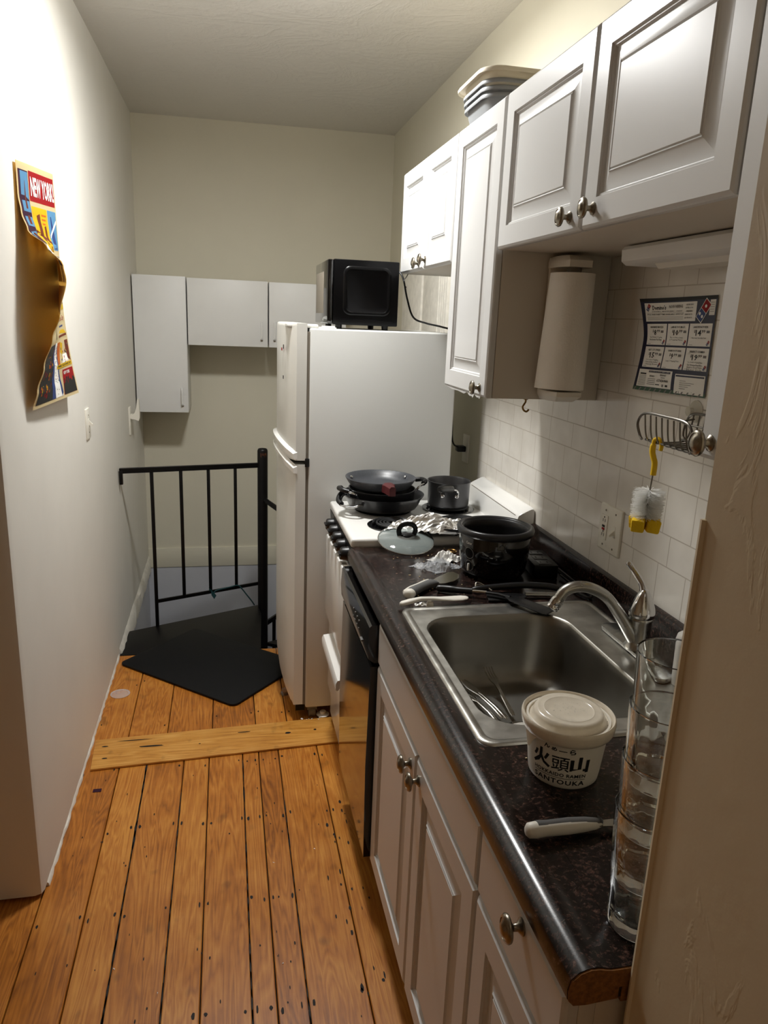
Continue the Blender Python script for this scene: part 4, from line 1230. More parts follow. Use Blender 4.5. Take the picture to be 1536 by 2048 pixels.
# plastic bag with paper packet
mb = MB(); crumple(mb, .600, 1.985, CT + .001, .12, .085, .045, 17, 22, .42, rad(30), 0, 3.2)
tag(mb.build('plastic_bag', 'film', loc=(.6, 1.985, CT), smooth=False), 'crumpled clear plastic bag on the counter left of the rice cooker', 'bag')
mb = MB(); crumple(mb, .652, 2.050, CT + .001, .095, .060, .05, 29, 14, .32, rad(40), 0, 3.0)
tag(mb.build('paper_packet', 'paper_white', loc=(.655, 2.03, CT), smooth=False), 'crumpled white paper packet tucked against the rice cooker', 'packet')
mb = MB(); mb.lathe([(.011, 0), (.016, .0), (.0165, .004), (.014, .006), (.012, .004)], 0, Matrix.Translation((.690, 2.128, CT)), 20)
tag(mb.build('gold_ring', 'brass', loc=(.69, 2.128, CT)), 'small gold-coloured ring on the counter behind the rice cooker', 'ring')

def blade(mb, pts, thick, mi, M):
    """knife blade outline in the local XZ plane, thin wedge"""
    vs = []; n = len(pts)
    vs = [(x, -thick, z) for x, z in pts] + [(x, thick, z) for x, z in pts]
    fs = [list(range(n)), list(range(n, 2 * n))[::-1]] + [[i, (i + 1) % n, n + (i + 1) % n, n + i] for i in range(n)]
    mb.add(vs, fs, mi, M)
# chef's knife (lies on its side, handle towards the camera)
def chef():
    loc = (.452, 1.742, CT); d = Vector((.175, .165, 0)); rz = math.atan2(d.y, d.x)
    r = thing('kitchen_knife', 'broad-bladed kitchen knife with grey and white handle at the far sink corner', 'knife', loc, None, (0, 0, rz))
    mb = MB(); L = []
    for x, w, h, z in ((0, .008, .008, .013), (.006, .015, .012, .0135), (.03, .0155, .0125, .0135), (.07, .0125, .0115, .0125), (.10, .013, .011, .012), (.125, .0165, .010, .0115), (.138, .0155, .007, .010), (.142, .010, .004, .009)):
        y0 = .004 * math.sin(x * 22)
        L.append([(x, y0 + w * math.cos(6.2832 * k / 16), z + h * math.sin(6.2832 * k / 16)) for k in range(16)])
    mb.loft(L, 0)
    mb.build('handle', 'grey_handle', r, local=True, angle=60)
    mb = MB(); L = []
    for x, w, h, z in ((-.003, .006, .007, .013), (.002, .0155, .0128, .0135), (.012, .0165, .0133, .0137), (.018, .0150, .0120, .0137)):
        L.append([(x, w * math.cos(6.2832 * k / 16), z + h * math.sin(6.2832 * k / 16)) for k in range(16)])
    mb.loft(L, 0)
    mb.tube(bez([(.006, .015, .016), (.04, .0185, .017), (.075, .0165, .0165), (.11, .0165, .016), (.134, .019, .012)], 6), .0042, 0, 8)
    mb.build('handle_edge', 'white_handle', r, local=True, angle=60)['label'] = 'white end and edge of the handle'
    mb = MB()
    o = [(.135, -.014), (.150, -.026), (.185, -.036), (.215, -.034), (.240, -.018), (.248, .004), (.235, .014), (.18, .016), (.135, .012)]
    mb.loft([[(x, y, .0095 + z) for x, y in o] for z in (-.0009, .0009)], 0)
    mb.build('blade', 'cutlery_steel', r, local=True)
chef()
def paring():
    loc = (.402, .822, CT + .004); rz = math.atan2(.005, .14)
    r = thing('kitchen_knife', 'small knife with white and grey handle on the counter in front of the soup tub', 'knife', loc, None, (0, .03, rz))
    mb = MB(); L = []
    prof = ((0, .006, .007, .0125), (.004, .0105, .0105, .0125), (.014, .0115, .0115, .0125), (.03, .0100, .0108, .0122), (.065, .0108, .0112, .0122), (.09, .0095, .0098, .0118), (.108, .0075, .0075, .0112), (.118, .0035, .005, .0108))
    for x, w, h, z in prof:
        L.append([(x, w * math.cos(6.2832 * k / 18), z + h * math.sin(6.2832 * k / 18)) for k in range(18)])
    mb.loft(L, 0)
    mb.build('handle', 'white_handle', r, local=True, angle=60)
    mb = MB(); L = []
    for x, w, h, z in prof[2:]:
        L.append([(x + .002, .0012 + w * .93 * math.cos(rad(28 + 130 * k / 10)), z + h * .93 * math.sin(rad(28 + 130 * k / 10)) + .0014) for k in range(11)] + [(x + .002, 0, z)])
    L.append([(.116, .002 + .010 * math.cos(rad(28 + 130 * k / 10)), .0135 + .0075 * math.sin(rad(28 + 130 * k / 10))) for k in range(11)] + [(.116, 0, .012)])
    mb.loft(L, 0)
    mb.build('grip_inlay', 'grey_handle', r, local=True, angle=60)['label'] = 'dark grey strip along the back of the handle'
    mb = MB()
    o = [(.112, -.006), (.135, -.009), (.17, -.008), (.205, .004), (.17, .006), (.112, .006)]
    mb.loft([[(x, y, .0112 + z) for x, y in o] for z in (-.0007, .0007)], 0)
    mb.build('blade', 'cutlery_steel', r, local=True)
paring()
# white spoon-like handle (serving spoon), black spatula, second turner
r = thing('spoon', 'white plastic spoon lying along the far edge of the sink', 'spoon', (.425, 1.690, CT))
mb = MB(); L = []
for x, w, h, z in ((.420, .004, .004, .010), (.426, .0095, .006, .011), (.445, .0105, .0065, .015), (.475, .0072, .0055, .0205), (.505, .0068, .0050, .0195), (.53, .010, .0045, .0175), (.56, .0148, .004, .0165), (.585, .0152, .0038, .0165), (.598, .011, .0032, .0165), (.603, .004, .002, .0165)):
    L.append([(x, 1.690 + .05 * (x - .42) + w * math.cos(6.2832 * k / 16), CT + z + h * math.sin(6.2832 * k / 16)) for k in range(16)])
mb.loft(L); mb.lathe([(0, 0), (.010, 0), (.008, .012), (0, .013)], 0, Matrix.Translation((.50, 1.692, CT)), 10)
mb.build('bowl_and_handle', 'white_handle', r, angle=60)
r = thing('spatula', 'black slotted spatula hanging over the far rim of the sink', 'spatula', (.60, 1.75, CT))
mb = MB(); mb.tube(bez([(.547, 1.790, CT + .010), (.57, 1.779, CT + .012), (.60, 1.760, CT + .014), (.630, 1.744, CT + .016)], 6), [.0085] + [.0098] * 9 + [.0088] * 9, 0, 12)
mb.build('handle', 'black_plastic', r, angle=60)
mb = MB(); mb.tube([(.628, 1.745, CT + .016), (.645, 1.737, CT + .017), (.664, 1.728, CT + .0175)], .0048, 0, 10)
mb.build('collar', 'chrome', r)
mb = MB(); mb.tube([(.662, 1.729, CT + .0175), (.690, 1.712, CT + .018), (.715, 1.690, CT + .016)], [.006, .007, .008], 0, 10, flat=.6)
M0 = Matrix.Translation((.715, 1.690, CT + .0165)) @ Matrix.Rotation(math.atan2(-.085, .060), 4, 'Z') @ Matrix.Rotation(rad(3), 4, 'Y')
mb.prism([(-.01, -.010), (.012, -.021), (.112, -.025), (.120, -.020), (.120, .020), (.112, .025), (.012, .021), (-.01, .010)], -.0015, .0015, 0, M=M0, bev=.001)
mb.build('blade', 'black_plastic', r)
r = thing('turner', 'long black kitchen turner with steel shaft lying behind the sink', 'turner', (.75, 1.76, CT))
mb = MB(); mb.tube(bez([(.640, 1.775, CT + .008), (.70, 1.772, CT + .014), (.77, 1.765, CT + .020), (.84, 1.752, CT + .020), (.875, 1.740, CT + .016)], 6), [.006] + [.009] * 23 + [.006], 0, 12)
mb.build('handle', 'black_plastic', r, angle=60)
mb = MB(); mb.tube([(.770, 1.722, CT + .010), (.815, 1.716, CT + .010), (.862, 1.708, CT + .009)], .0065, 0, 10)
mb.build('shaft', 'stainless', r)
mb = MB(); mb.prism([(.66, 1.700), (.745, 1.694), (.772, 1.712), (.772, 1.734), (.745, 1.744), (.67, 1.748)], CT + .0025, CT + .007, 0, bev=.001)
mb.build('head', 'black_plastic', r)
r = thing('whisk', 'steel kitchen tool with looped wires beside the spatula', 'utensil', (.66, 1.75, CT))
mb = MB()
for k in range(3): mb.tube(bez([(.646, 1.765, CT + .006), (.655, 1.778 + .004 * k, CT + .014 + .005 * k), (.675, 1.776, CT + .012 + .003 * k), (.690, 1.758, CT + .010)], 6), .0022, 0, 8)
mb.build('wires', 'cutlery_steel', r)
mb = MB(); crumple(mb, .478, 1.702, CT + .0005, .030, .014, .010, 41, 10, .4, 0, 0, 3.0)
tag(mb.build('foil_scrap', 'foil', loc=(.478, 1.702, CT), smooth=False), 'tiny scrap of foil under the white spoon', 'scrap')
mb = MB(); crumple(mb, .585, 1.880, CT + .0005, .035, .022, .016, 43, 10, .4, .4, 0, 3.0)
tag(mb.build('foil_scrap', 'foil', loc=(.585, 1.88, CT), smooth=False), 'tiny scrap of foil under the broad kitchen knife blade', 'scrap')
mb = MB(); rr = random.Random(31)
for i in range(70):
    x, y = rr.uniform(.46, .68), rr.uniform(1.72, 2.17)
    if i > 52: x, y = rr.uniform(.46, .9), rr.uniform(.65, 1.03)
    s = rr.uniform(.0008, .0026)
    mb.box(x, x + s * 1.6, y, y + s, CT, CT + s * .8, 0, M=None)
o = tag(mb.build('counter_crumbs', 'crumb', smooth=False), 'food crumbs scattered over the dark countertop', 'crumbs'); o['kind'] = 'stuff'

# soup tub
def tub():
    cx, cy_ = .530, .975
    ZS = Matrix.Translation((0, 0, CT)) @ Matrix.Diagonal((1, 1, 1.09, 1)) @ Matrix.Translation((0, 0, -CT))
    T = ZS @ Matrix.Translation((cx, cy_, 0))
    r = thing('soup_tub', 'white takeaway ramen tub with black lettering and raised lid beside the sink', 'tub', (cx, cy_, CT))
    mb = MB()
    mb.lathe([(0, CT + .002), (.048, CT + .002), (.0525, CT), (.0555, CT + .003), (.0570, CT + .012), (.0655, 1.002), (.0665, 1.006), (.063, 1.006), (.0535, CT + .012), (0, CT + .006)], 0, T, 64)
    mb.build('cup', 'tub_plastic', r, angle=40)
    mb = MB()
    mb.lathe([(.0668, .988), (.0705, .990), (.0735, .996), (.0748, 1.006), (.0740, 1.010), (.0722, 1.0115), (.0700, 1.010), (.0685, 1.004), (.062, 1.003), (.0585, 1.0045), (.0560, 1.012), (.0525, 1.0165), (.0480, 1.0170), (.0410, 1.0160), (.0395, 1.0168), (.0380, 1.0160), (.02, 1.0158), (0, 1.0158)], 0, T, 72)
    a = math.atan2(-cy_, -cx) - rad(52)
    tb = []
    for i in range(15):
        s = (i - 7) / 7; aa = a + s * .30; dz = .022 * math.exp(-(s * 2.1) ** 2)
        tb.append((aa, dz))
    L0 = [(cx + .0700 * math.cos(t), cy_ + .0700 * math.sin(t), .992) for t, d in tb]; L1 = [(cx + (.0698 + d * .05) * math.cos(t), cy_ + (.0698 + d * .05) * math.sin(t), .9905 - d) for t, d in tb]
    mb.loft([L0, L1], 0, False, False, ZS, closed=False)
    lid = mb.build('lid', 'lid_plastic', r, angle=55)
    mb = MB(); rr = random.Random(8)
    for i in range(64):
        t = rr.uniform(0, 6.283); q = rr.uniform(.004, .037) if i < 40 else rr.uniform(.0595, .0615)
        s = rr.uniform(.0005, .0011)
        mb.lathe([(0, 0), (s, 0), (s * .7, s * .5), (0, s * .7)], 0, ZS @ Matrix.Translation((cx + q * math.cos(t), cy_ + q * math.sin(t), 1.0157 if i < 40 else 1.0035)), 8)
    o = mb.build('droplets', 'clear_plastic', lid); o['kind'] = 'stuff'
    a0 = rad(193); sp = rad(88)
    def fn(x, y):   # x along 0..1, y metres above the base
        t = a0 + sp * x; q = .0570 + (.0655 - .0570) * (y - .012) / (1.002 - CT - .012) + .0006
        return Vector((cx + q * math.cos(t), cy_ + q * math.sin(t), CT + y * 1.09))
    mb = MB()
    put_text(mb, 'SANTOUKA', fn, 0.03, .0085, .97, .0165, 0, .022, 1.15)
    put_text(mb, 'HOKKAIDO RAMEN', fn, .03, .0215, .97, .0275, 0, .02, 1.1)
    put_rect(mb, .03, .0187, .97, .0195, fn, 0, 10)
    put_text(mb, '火', fn, .0, .031, .34, .0605, 0, .03)
    put_text(mb, '頭', fn, .36, .031, .66, .0545, 0, .006)
    put_text(mb, '山', fn, .67, .031, 1.0, .0575, 0, .04)
    put_text(mb, 'ん', fn, .22, .0640, .32, .0730, 0, .03); put_text(mb, 'め', fn, .35, .0625, .44, .0690, 0, .03)
    put_rect(mb, .47, .0640, .60, .0652, fn, 0, 4); put_text(mb, 'ら', fn, .64, .0610, .74, .0700, 0, .03)
    mb.build('lettering', 'ink_black', r, recalc=False, smooth=False)
tub()

# stack of tumblers
def tumblers():
    cx, cy_, n = .482, .662, 24
    first = None
    names = ['bottom glass tumbler of the tall nested stack, standing on the counter', 'second glass tumbler from the bottom of the tall nested stack', 'third glass tumbler from the bottom of the tall nested stack', 'topmost glass tumbler of the tall nested stack by the partition']
    for k in range(4):
        z = CT + .0655 * k
        if first is None:
            r = thing('tumbler', names[0], 'glass', (cx, cy_, z), 'nested drinking glasses')
            mb = MB(); T = Matrix.Translation((cx, cy_, z))
            out = [(.0335, .0), (.0350, .002), (.0362, .010), (.0366, .030), (.0385, .075), (.0395, .080), (.0395, .084), (.0400, .088), (.0432, .158), (.0434, .1605), (.0425, .1615)]
            inn = [(.0412, .1600), (.0380, .088), (.0362, .060), (.0340, .026), (.031, .018), (0, .016)]
            # facets on the lower half
            loops = []
            for q, h in [(0, 0)] + out + inn:
                lp = []
                for i in range(2 * n):
                    a = math.pi * i / n
                    f = 1 - (.030 if (i % 4 < 2) and .008 < h < .074 and (q, h) in out else 0)
                    lp.append((max(q, 1e-5) * f * math.cos(a), max(q, 1e-5) * f * math.sin(a), h))
                loops.append(lp)
            mb.loft(loops, 0, True, True, T)
            o = mb.build('glass', 'clear_glass', r, angle=25)
            first = r
        else:
            c = copy_tree(first, (cx + .0006 * k, cy_ + .0004 * k, z)); c['label'] = names[k]
            c.rotation_euler.z = .2 * k
tumblers()
r = thing('soap_bottle', 'translucent white bottle on the counter behind the faucet, at the partition edge', 'bottle', (.940, 1.262, CT))
mb = MB(); mb.lathe([(0, 0), (.022, 0), (.025, .003), (.025, .075), (.022, .088), (.010, .098), (.009, .104), (0, .104)], 0, Matrix.Translation((.940, 1.262, CT)), 28)
mb.build('bottle', 'milky_plastic', r, angle=40)
mb = MB(); mb.lathe([(0, .104), (.011, .104), (.011, .118), (.009, .120), (0, .120)], 0, Matrix.Translation((.940, 1.262, CT)), 20)
mb.build('cap', 'white_handle', r)

# cutlery and plate lying in the sink
def fork():
    r = thing('fork', 'steel fork leaning upright in the sink corner', 'fork', (.63, 1.5, .752))
    mb = MB()
    a, b = Vector((.628, 1.405, .758)), Vector((.625, 1.575, .790)); d = (b - a).normalized(); s = Vector((1, 0, 0)); up_ = s.cross(d).normalized()
    q = lambda l, w, h: a + d * l + s * w + up_ * h
    sec = [(0, .0035, .0016), (.01, .0052, .0016), (.05, .0042, .0018), (.09, .0034, .002), (.115, .0050, .0018), (.125, .0095, .0015), (.135, .0118, .0013)]
    mb.loft([[q(l, -w, -t), q(l, w, -t), q(l, w, t), q(l, -w, t)] for l, w, t in sec])
    for k in range(4):
        w = -.0098 + .0065 * k
        mb.loft([[q(l, w - h, -.0009 + c), q(l, w + h, -.0009 + c), q(l, w + h, .0009 + c), q(l, w - h, .0009 + c)] for l, h, c in ((.134, .0018, 0), (.150, .0015, -.002), (.165, .0013, -.001), (.178, .0006, .003))])
    mb.build('fork_body', 'cutlery_steel', r, angle=50)
fork()
def spoon(label, a, b, w0):
    r = thing('table_knife' if w0 < .009 else 'table_spoon', label, 'cutlery', a)
    mb = MB(); a, b = Vector(a), Vector(b); d = (b - a).normalized(); s = d.cross(Vector((0, 0, 1))).normalized(); up_ = s.cross(d)
    ln = (b - a).length
    q = lambda l, w, h: a + d * l * ln + s * w + up_ * h
    sec = [(0, .003, .0012), (.03, .0055, .0018), (.25, .0045, .0022), (.55, .0035, .0022), (.66, w0 * .7, .0014), (.80, w0, .001), (.93, w0 * .8, .001), (1, w0 * .2, .0008)]
    mb.loft([[q(l, w * math.cos(6.283 * k / 10), .003 * math.sin(l * 5) + t * math.sin(6.283 * k / 10)) for k in range(10)] for l, w, t in sec])
    mb.build('cutlery_body', 'cutlery_steel', r, angle=60)
spoon('steel spoon nearest the left wall of the sink basin', (.578, 1.372, .765), (.542, 1.520, .775), .013)
spoon('steel table knife between the fork and the spoon in the sink', (.606, 1.388, .762), (.560, 1.560, .776), .008)
spoon('steel table knife lying across the spoon at the left wall of the sink basin', (.592, 1.380, .770), (.548, 1.545, .783), .0085)
mb = MB(); mb.lathe([(0, 0), (.045, 0), (.055, .003), (.085, .014), (.086, .016), (.083, .0155), (.054, .006), (0, .003)], 0, Matrix.Translation((.640, 1.290, .7465)) @ Matrix.Rotation(rad(-3), 4, 'X'), 48)
tag(mb.build('plate', 'milky_plastic', loc=(.64, 1.29, .7465)), 'pale translucent plate lying in the near end of the sink', 'plate')

# ------------------------------------------------------------------ things on the cabinets and the tiled wall
def bins():
    base = UT - .003
    def bin_(name, label, z, h, x0, x1, y0, y1, fl, m, rim):
        r = thing(name, label, 'tray', ((x0 + x1) / 2, (y0 + y1) / 2, z), 'storage trays stacked on the tall wall cabinet')
        mb = MB()
        def L(i, zz, rr_): return [(x, y, zz) for x, y in rrect(x0 + i, x1 - i, y0 + i, y1 - i, rr_, 7)]
        mb.loft([L(fl, z, .04), L(fl * .55, z + h * .5, .045), L(.006, z + h - .006, .05), L(.006, z + h - .004, .05)] + [L(-rim, z + h - .004, .055), L(-rim - .002, z + h - .010, .056), L(-rim - .003, z + h - .004, .057), L(-rim, z + h + .001, .055), L(.007, z + h + .001, .05), L(.010, z + h - .006, .05), L(fl * .55 + .004, z + h * .5, .045), L(fl + .004, z + .004, .04)])
        mb.build('tray', m, r, angle=50)
    y0, y1 = 1.985, 2.225
    bin_('storage_tray', 'lowest grey tray of the stack on the tall wall cabinet', base, .040, .662, .978, y0 + .004, y1 - .004, .014, 'bin_grey', .001)
    bin_('storage_tray', 'second grey tray from the bottom of the stack on the tall wall cabinet', base + .016, .040, .660, .980, y0 + .002, y1 - .002, .014, 'bin_grey', .001)
    bin_('storage_tray', 'upper grey tray directly under the cream tray on the tall wall cabinet', base + .032, .040, .658, .982, y0, y1, .014, 'bin_grey', .001)
    bin_('storage_tray', 'cream tray with wide rim on top of the stack on the tall wall cabinet', base + .048, .046, .654, .984, y0 - .006, y1 + .006, .016, 'bin_cream', .010)
bins()
def towels():
    y = 1.800; cx = .856
    r = thing('paper_towel_holder', 'white wall-mounted paper towel holder on the side of the tall cabinet', 'towel holder', (cx, 1.87, 1.44))
    mb = MB()
    mb.box(cx - .040, cx + .040, 1.858, 1.8725, 1.442, 1.790, 0, .006)
    mb.build('back_plate', 'holder_plastic', r)
    mb = MB()
    mb.loft([[(x, yy, z) for x, yy in ((cx - .042, 1.866), (cx - .042, 1.80), (cx - .030, 1.765), (cx + .030, 1.765), (cx + .042, 1.80), (cx + .042, 1.866))] for z in (1.762, 1.778)] + [[(x, yy, 1.790) for x, yy in ((cx - .034, 1.866), (cx - .034, 1.81), (cx - .024, 1.785), (cx + .024, 1.785), (cx + .034, 1.81), (cx + .034, 1.866))]])
    mb.lathe([(0, 1.748), (.016, 1.748), (.018, 1.754), (.018, 1.763), (0, 1.763)], 1, Matrix.Translation((cx, y, 0)), 24)
    mb.build('top_arm', ['holder_plastic', 'gasket'], r)
    mb = MB()
    mb.loft([[(x, yy, 1.430) for x, yy in ((cx - .034, 1.866), (cx - .034, 1.81), (cx - .024, 1.785), (cx + .024, 1.785), (cx + .034, 1.81), (cx + .034, 1.866))]] + [[(x, yy, z) for x, yy in ((cx - .042, 1.866), (cx - .046, 1.80), (cx - .034, 1.760), (cx + .034, 1.760), (cx + .046, 1.80), (cx + .042, 1.866))] for z in (1.445, 1.456)])
    mb.build('bottom_arm', 'holder_plastic', r)
    r = thing('paper_towel_roll', 'roll of white paper towels with embossed pattern on the wall holder', 'paper towels', (cx, y, 1.462))
    mb = MB()
    pts = []
    for i in range(64):
        a = 6.28319 * i / 64; pts.append((.0525 * math.cos(a), .0525 * math.sin(a)))
    mb.loft([[(cx + a, y + b, z) for a, b in pts] for z in [1.462 + .286 * k / 24 for k in range(25)]])
    mb.build('roll', 'towel_paper', r, angle=60)
    mb = MB()
    def sh(u, v):   # loose end of the sheet, lifting away from the roll on the left
        a = rad(250 - 92 * u); q = .0532 + .020 * u ** 2.2 * (.25 + .75 * v)
        return Vector((cx + q * math.cos(a), y + q * math.sin(a), 1.748 - .286 * v))
    mb.grid(sh, 14, 10); mb.build('loose_sheet', 'towel_paper', r, recalc=False)
towels()
mb = MB()
mb.lathe([(0, 0), (.006, 0), (.006, .002), (0, .002)], 0, axis_m((.792, 1.885, 1.4255), (0, 0, -1)), 12)
mb.tube(bez([(.792, 1.885, 1.424), (.792, 1.885, 1.417), (.787, 1.882, 1.411), (.783, 1.880, 1.404), (.786, 1.879, 1.396), (.794, 1.879, 1.392), (.801, 1.880, 1.397)], 6), .0026, 0, 10)
tag(mb.build('cup_hook', 'brass', loc=(.79, 1.885, 1.42)), 'small brass cup hook under the tall wall cabinet', 'hook')
r = thing('under_cabinet_light', 'long white under-cabinet lamp housing above the flyer', 'lamp', (.93, 1.1, 1.797))
mb = MB(); pr = [(.872, 1.7955), (.866, 1.788), (.868, 1.764), (.880, 1.756), (.985, 1.756), (.993, 1.764), (.993, 1.7955)]
mb.loft([[(x, y, z) for x, z in pr] for y in (.66, 1.592)])
mb.build('housing', 'flat_white', r)
mb = MB(); mb.loft([[(x, y, z) for x, z in ((.895, 1.757), (.905, 1.746), (.965, 1.746), (.975, 1.757))] for y in (.68, 1.50)])
mb.build('diffuser', 'white_handle', r)

def flyer():
    XF = WR - .0075
    def srf(u, v, off=0):
        x = XF - .022 * (1 - u) ** 3 * max(0, 1 - v / .42) ** 1.4 - .014 * (1 - u) ** 3 * max(0, (v - .45) / .55) ** 1.4 - .006 * math.sin(math.pi * u) * math.exp(-((v - .85) * 4) ** 2)
        return Vector((x - .0012 - off, 1.670 - .266 * u - .004 * v, 1.690 + .004 * u - (.213 - .002 * u) * v))
    r = thing('flyer', 'pizza coupon flyer with blue border and price boxes on the tiled wall', 'flyer', (XF, 1.54, 1.48))
    mb = MB()
    NV, WH, BK, RD, BL, GY, GN = range(7)
    mb.grid(lambda u, v: srf(u, v, -.0005), 20, 20, WH); mb.grid(lambda u, v: srf(u, v), 20, 20, NV)
    fn = lambda k: (lambda u, v: srf(u, v, .0004 * k))
    def rect(u0, v0, u1, v1, c, k=1, n=6): put_rect(mb, u0, v0, u1, v1, fn(k), c, n)
    def txt(s, u0, v0, u1, v1, c=BK, k=2, bold=.01): put_text(mb, s, lambda x, y: fn(k)(x, v0 + v1 - y), u0, v0, u1, v1, c, bold, 1.0, 1)
    def rr(u0, v0, u1, v1, c=WH): rect(u0, v0, u1, v1, c, 1, 10)
    def domino(cx, cy_, s, asp=.82):
        def P(a, b): return (cx + (a * .62 + b * .78) * s, cy_ + (-a * .90 + b * .62) * s * asp * 1.35)
        q = lambda a0, b0, a1, b1, c, k: put_poly(mb, [P(a0, b0), P(a1, b0), P(a1, b1), P(a0, b1)], fn(k), c, 2)
        q(-1.12, -.60, 1.12, .60, WH, 2); q(.03, -.52, 1.04, .52, RD, 3); q(-1.04, -.52, -.03, .52, BL, 3)
        def dot(a, b):
            c0 = P(a, b); n = 12; mb.add([fn(4)(c0[0] + .17 * s * math.cos(6.283 * i / n), c0[1] + .2 * s * math.sin(6.283 * i / n)) for i in range(n)], [list(range(n))], WH)
        dot(.53, 0); dot(-.52, -.26); dot(-.52, .26)
    rect(.0, .0, 1, .035, BK, 1); rect(0, .96, 1, 1, GN, 1)
    for k in range(13): put_poly(mb, [(.01 + .075 * k, 1.0), (.03 + .075 * k, 1.0), (.055 + .075 * k, .965), (.035 + .075 * k, .965)], fn(2), GY, 2)
    rr(.05, .05, .745, .245); domino(.10, .098, .030)
    txt("Domino's", .150, .075, .335, .125, BK, 2, .025); txt('NOW HIRING', .375, .075, .560, .110, GY, 2, .02)
    txt('DRIVERS, MANAGERS, CREW', .145, .135, .56, .148); txt('FULL AND PART TIME AVAILABLE. APPLY AT', .08, .165, .58, .180)
    rect(.08, .195, .58, .198, GY, 2); rect(.08, .210, .58, .213, GY, 2); rect(.08, .225, .58, .228, GY, 2); rect(.08, .156, .58, .158, BK, 2)
    for k, s in enumerate(('- INSIDERS EARN', '$15 PER HOUR', '- DRIVERS', 'EARN UP TO', '$25 PER HOUR')): txt(s, .60, .070 + .033 * k, .70, .086 + .033 * k)
    domino(.845, .145, .082)
    rr(.915, .04, .985, .19)
    for k in range(5): rect(.925, .065 + .022 * k, .975, .069 + .022 * k, GY, 2, 2)
    cards = [(.065, .27, 'HANDMADE PAN PIZZA', '8', '99', ('One Medium 2-Topping', 'Handmade Pan Pizza')), (.375, .27, 'LARGE DOUBLES', '10', '99', ('Two or More Large', '2-Topping Pizzas')), (.685, .27, 'LARGE SPECIALTY PIZZA', '14', '99', ('Any Large Specialty Pizza', '')),
             (.065, .515, 'GET STUFFED', '15', '99', ('One Large 2-Topping', 'Pizza & Any Stuffed', 'Cheesy Bread')), (.375, .515, 'CARRYOUT DEAL', '9', '99', ('Large 1-Topping Pizza',)), (.685, .515, 'PERFECT COMBO', '19', '99', ('Two Medium 1-Topping Pizzas', 'Two Parmesan Bread Bites', 'Cinnamon Bread Twists', '2-Liter Soda'))]
    for u, v, ti, a, b, ls in cards:
        w, h = .295, .225
        rr(u, v, u + w, v + h)
        txt(ti, u + .05, v + .025, u + w - .05, v + .045, BK, 2, .02)
        aw = .036 * len(a)
        x = u + .085 if len(a) == 1 else u + .07
        txt('$', x, v + .062, x + .018, v + .095, BK, 2, .02); txt(a, x + .022, v + .062, x + .022 + aw, v + .122, BK, 2, .02); txt(b, x + .028 + aw, v + .062, x + .075 + aw, v + .092, BK, 2, .02)
        rect(x + .09 + aw, v + .070, x + .13 + aw, v + .095, GY, 2, 2)
        for k, s in enumerate(ls):
            if s: txt(s, u + .045, v + .135 + .024 * k, u + w - .06, v + .153 + .024 * k, BK, 2, 0)
        rect(u + .02, v + h - .014, u + .07, v + h - .010, GY, 2, 2)
        domino(u + w - .028, v + h - .032, .020)
    rr(.04, .765, .555, .955); rect(.20, .775, .53, .795, NV, 2)
    txt('WE ACCEPT ALL MAJOR CREDIT CARDS', .21, .778, .52, .791, WH, 3, 0)
    rect(.07, .805, .165, .820, BK, 2, 2)
    for k in range(9): rect(.06, .832 + .013 * k, .170, .836 + .013 * k, GY, 2, 2)
    txt('REWARDS', .225, .825, .30, .843, BK, 2, .02)
    for k in range(4): rect(.20, .860 + .020 * k, .32, .866 + .020 * k, GY, 2, 2)
    txt('FENWAY', .385, .805, .475, .828); txt('617-424-9000', .345, .860, .51, .890, BK, 2, .02); rect(.40, .838, .46, .846, GY, 2, 2)
    rect(.33, .915, .39, .925, BK, 2, 2); rect(.425, .912, .45, .940, GY, 2, 2); rect(.475, .915, .51, .935, BK, 2, 2)
    rr(.60, .785, .98, .985); rect(.61, .795, .97, .812, NV, 2)
    for k in range(5): rect(.67, .850 + .020 * k, .75 + .035 * ((k * 7) % 4), .855 + .020 * k, GY if k < 4 else BK, 2, 2)
    mb.build('printed_sheet', ['ink_navy', 'paper_white', 'ink_black', 'ink_red', 'ink_blue', 'ink_grey', 'ink_green'], r, recalc=False, smooth=False)
flyer()

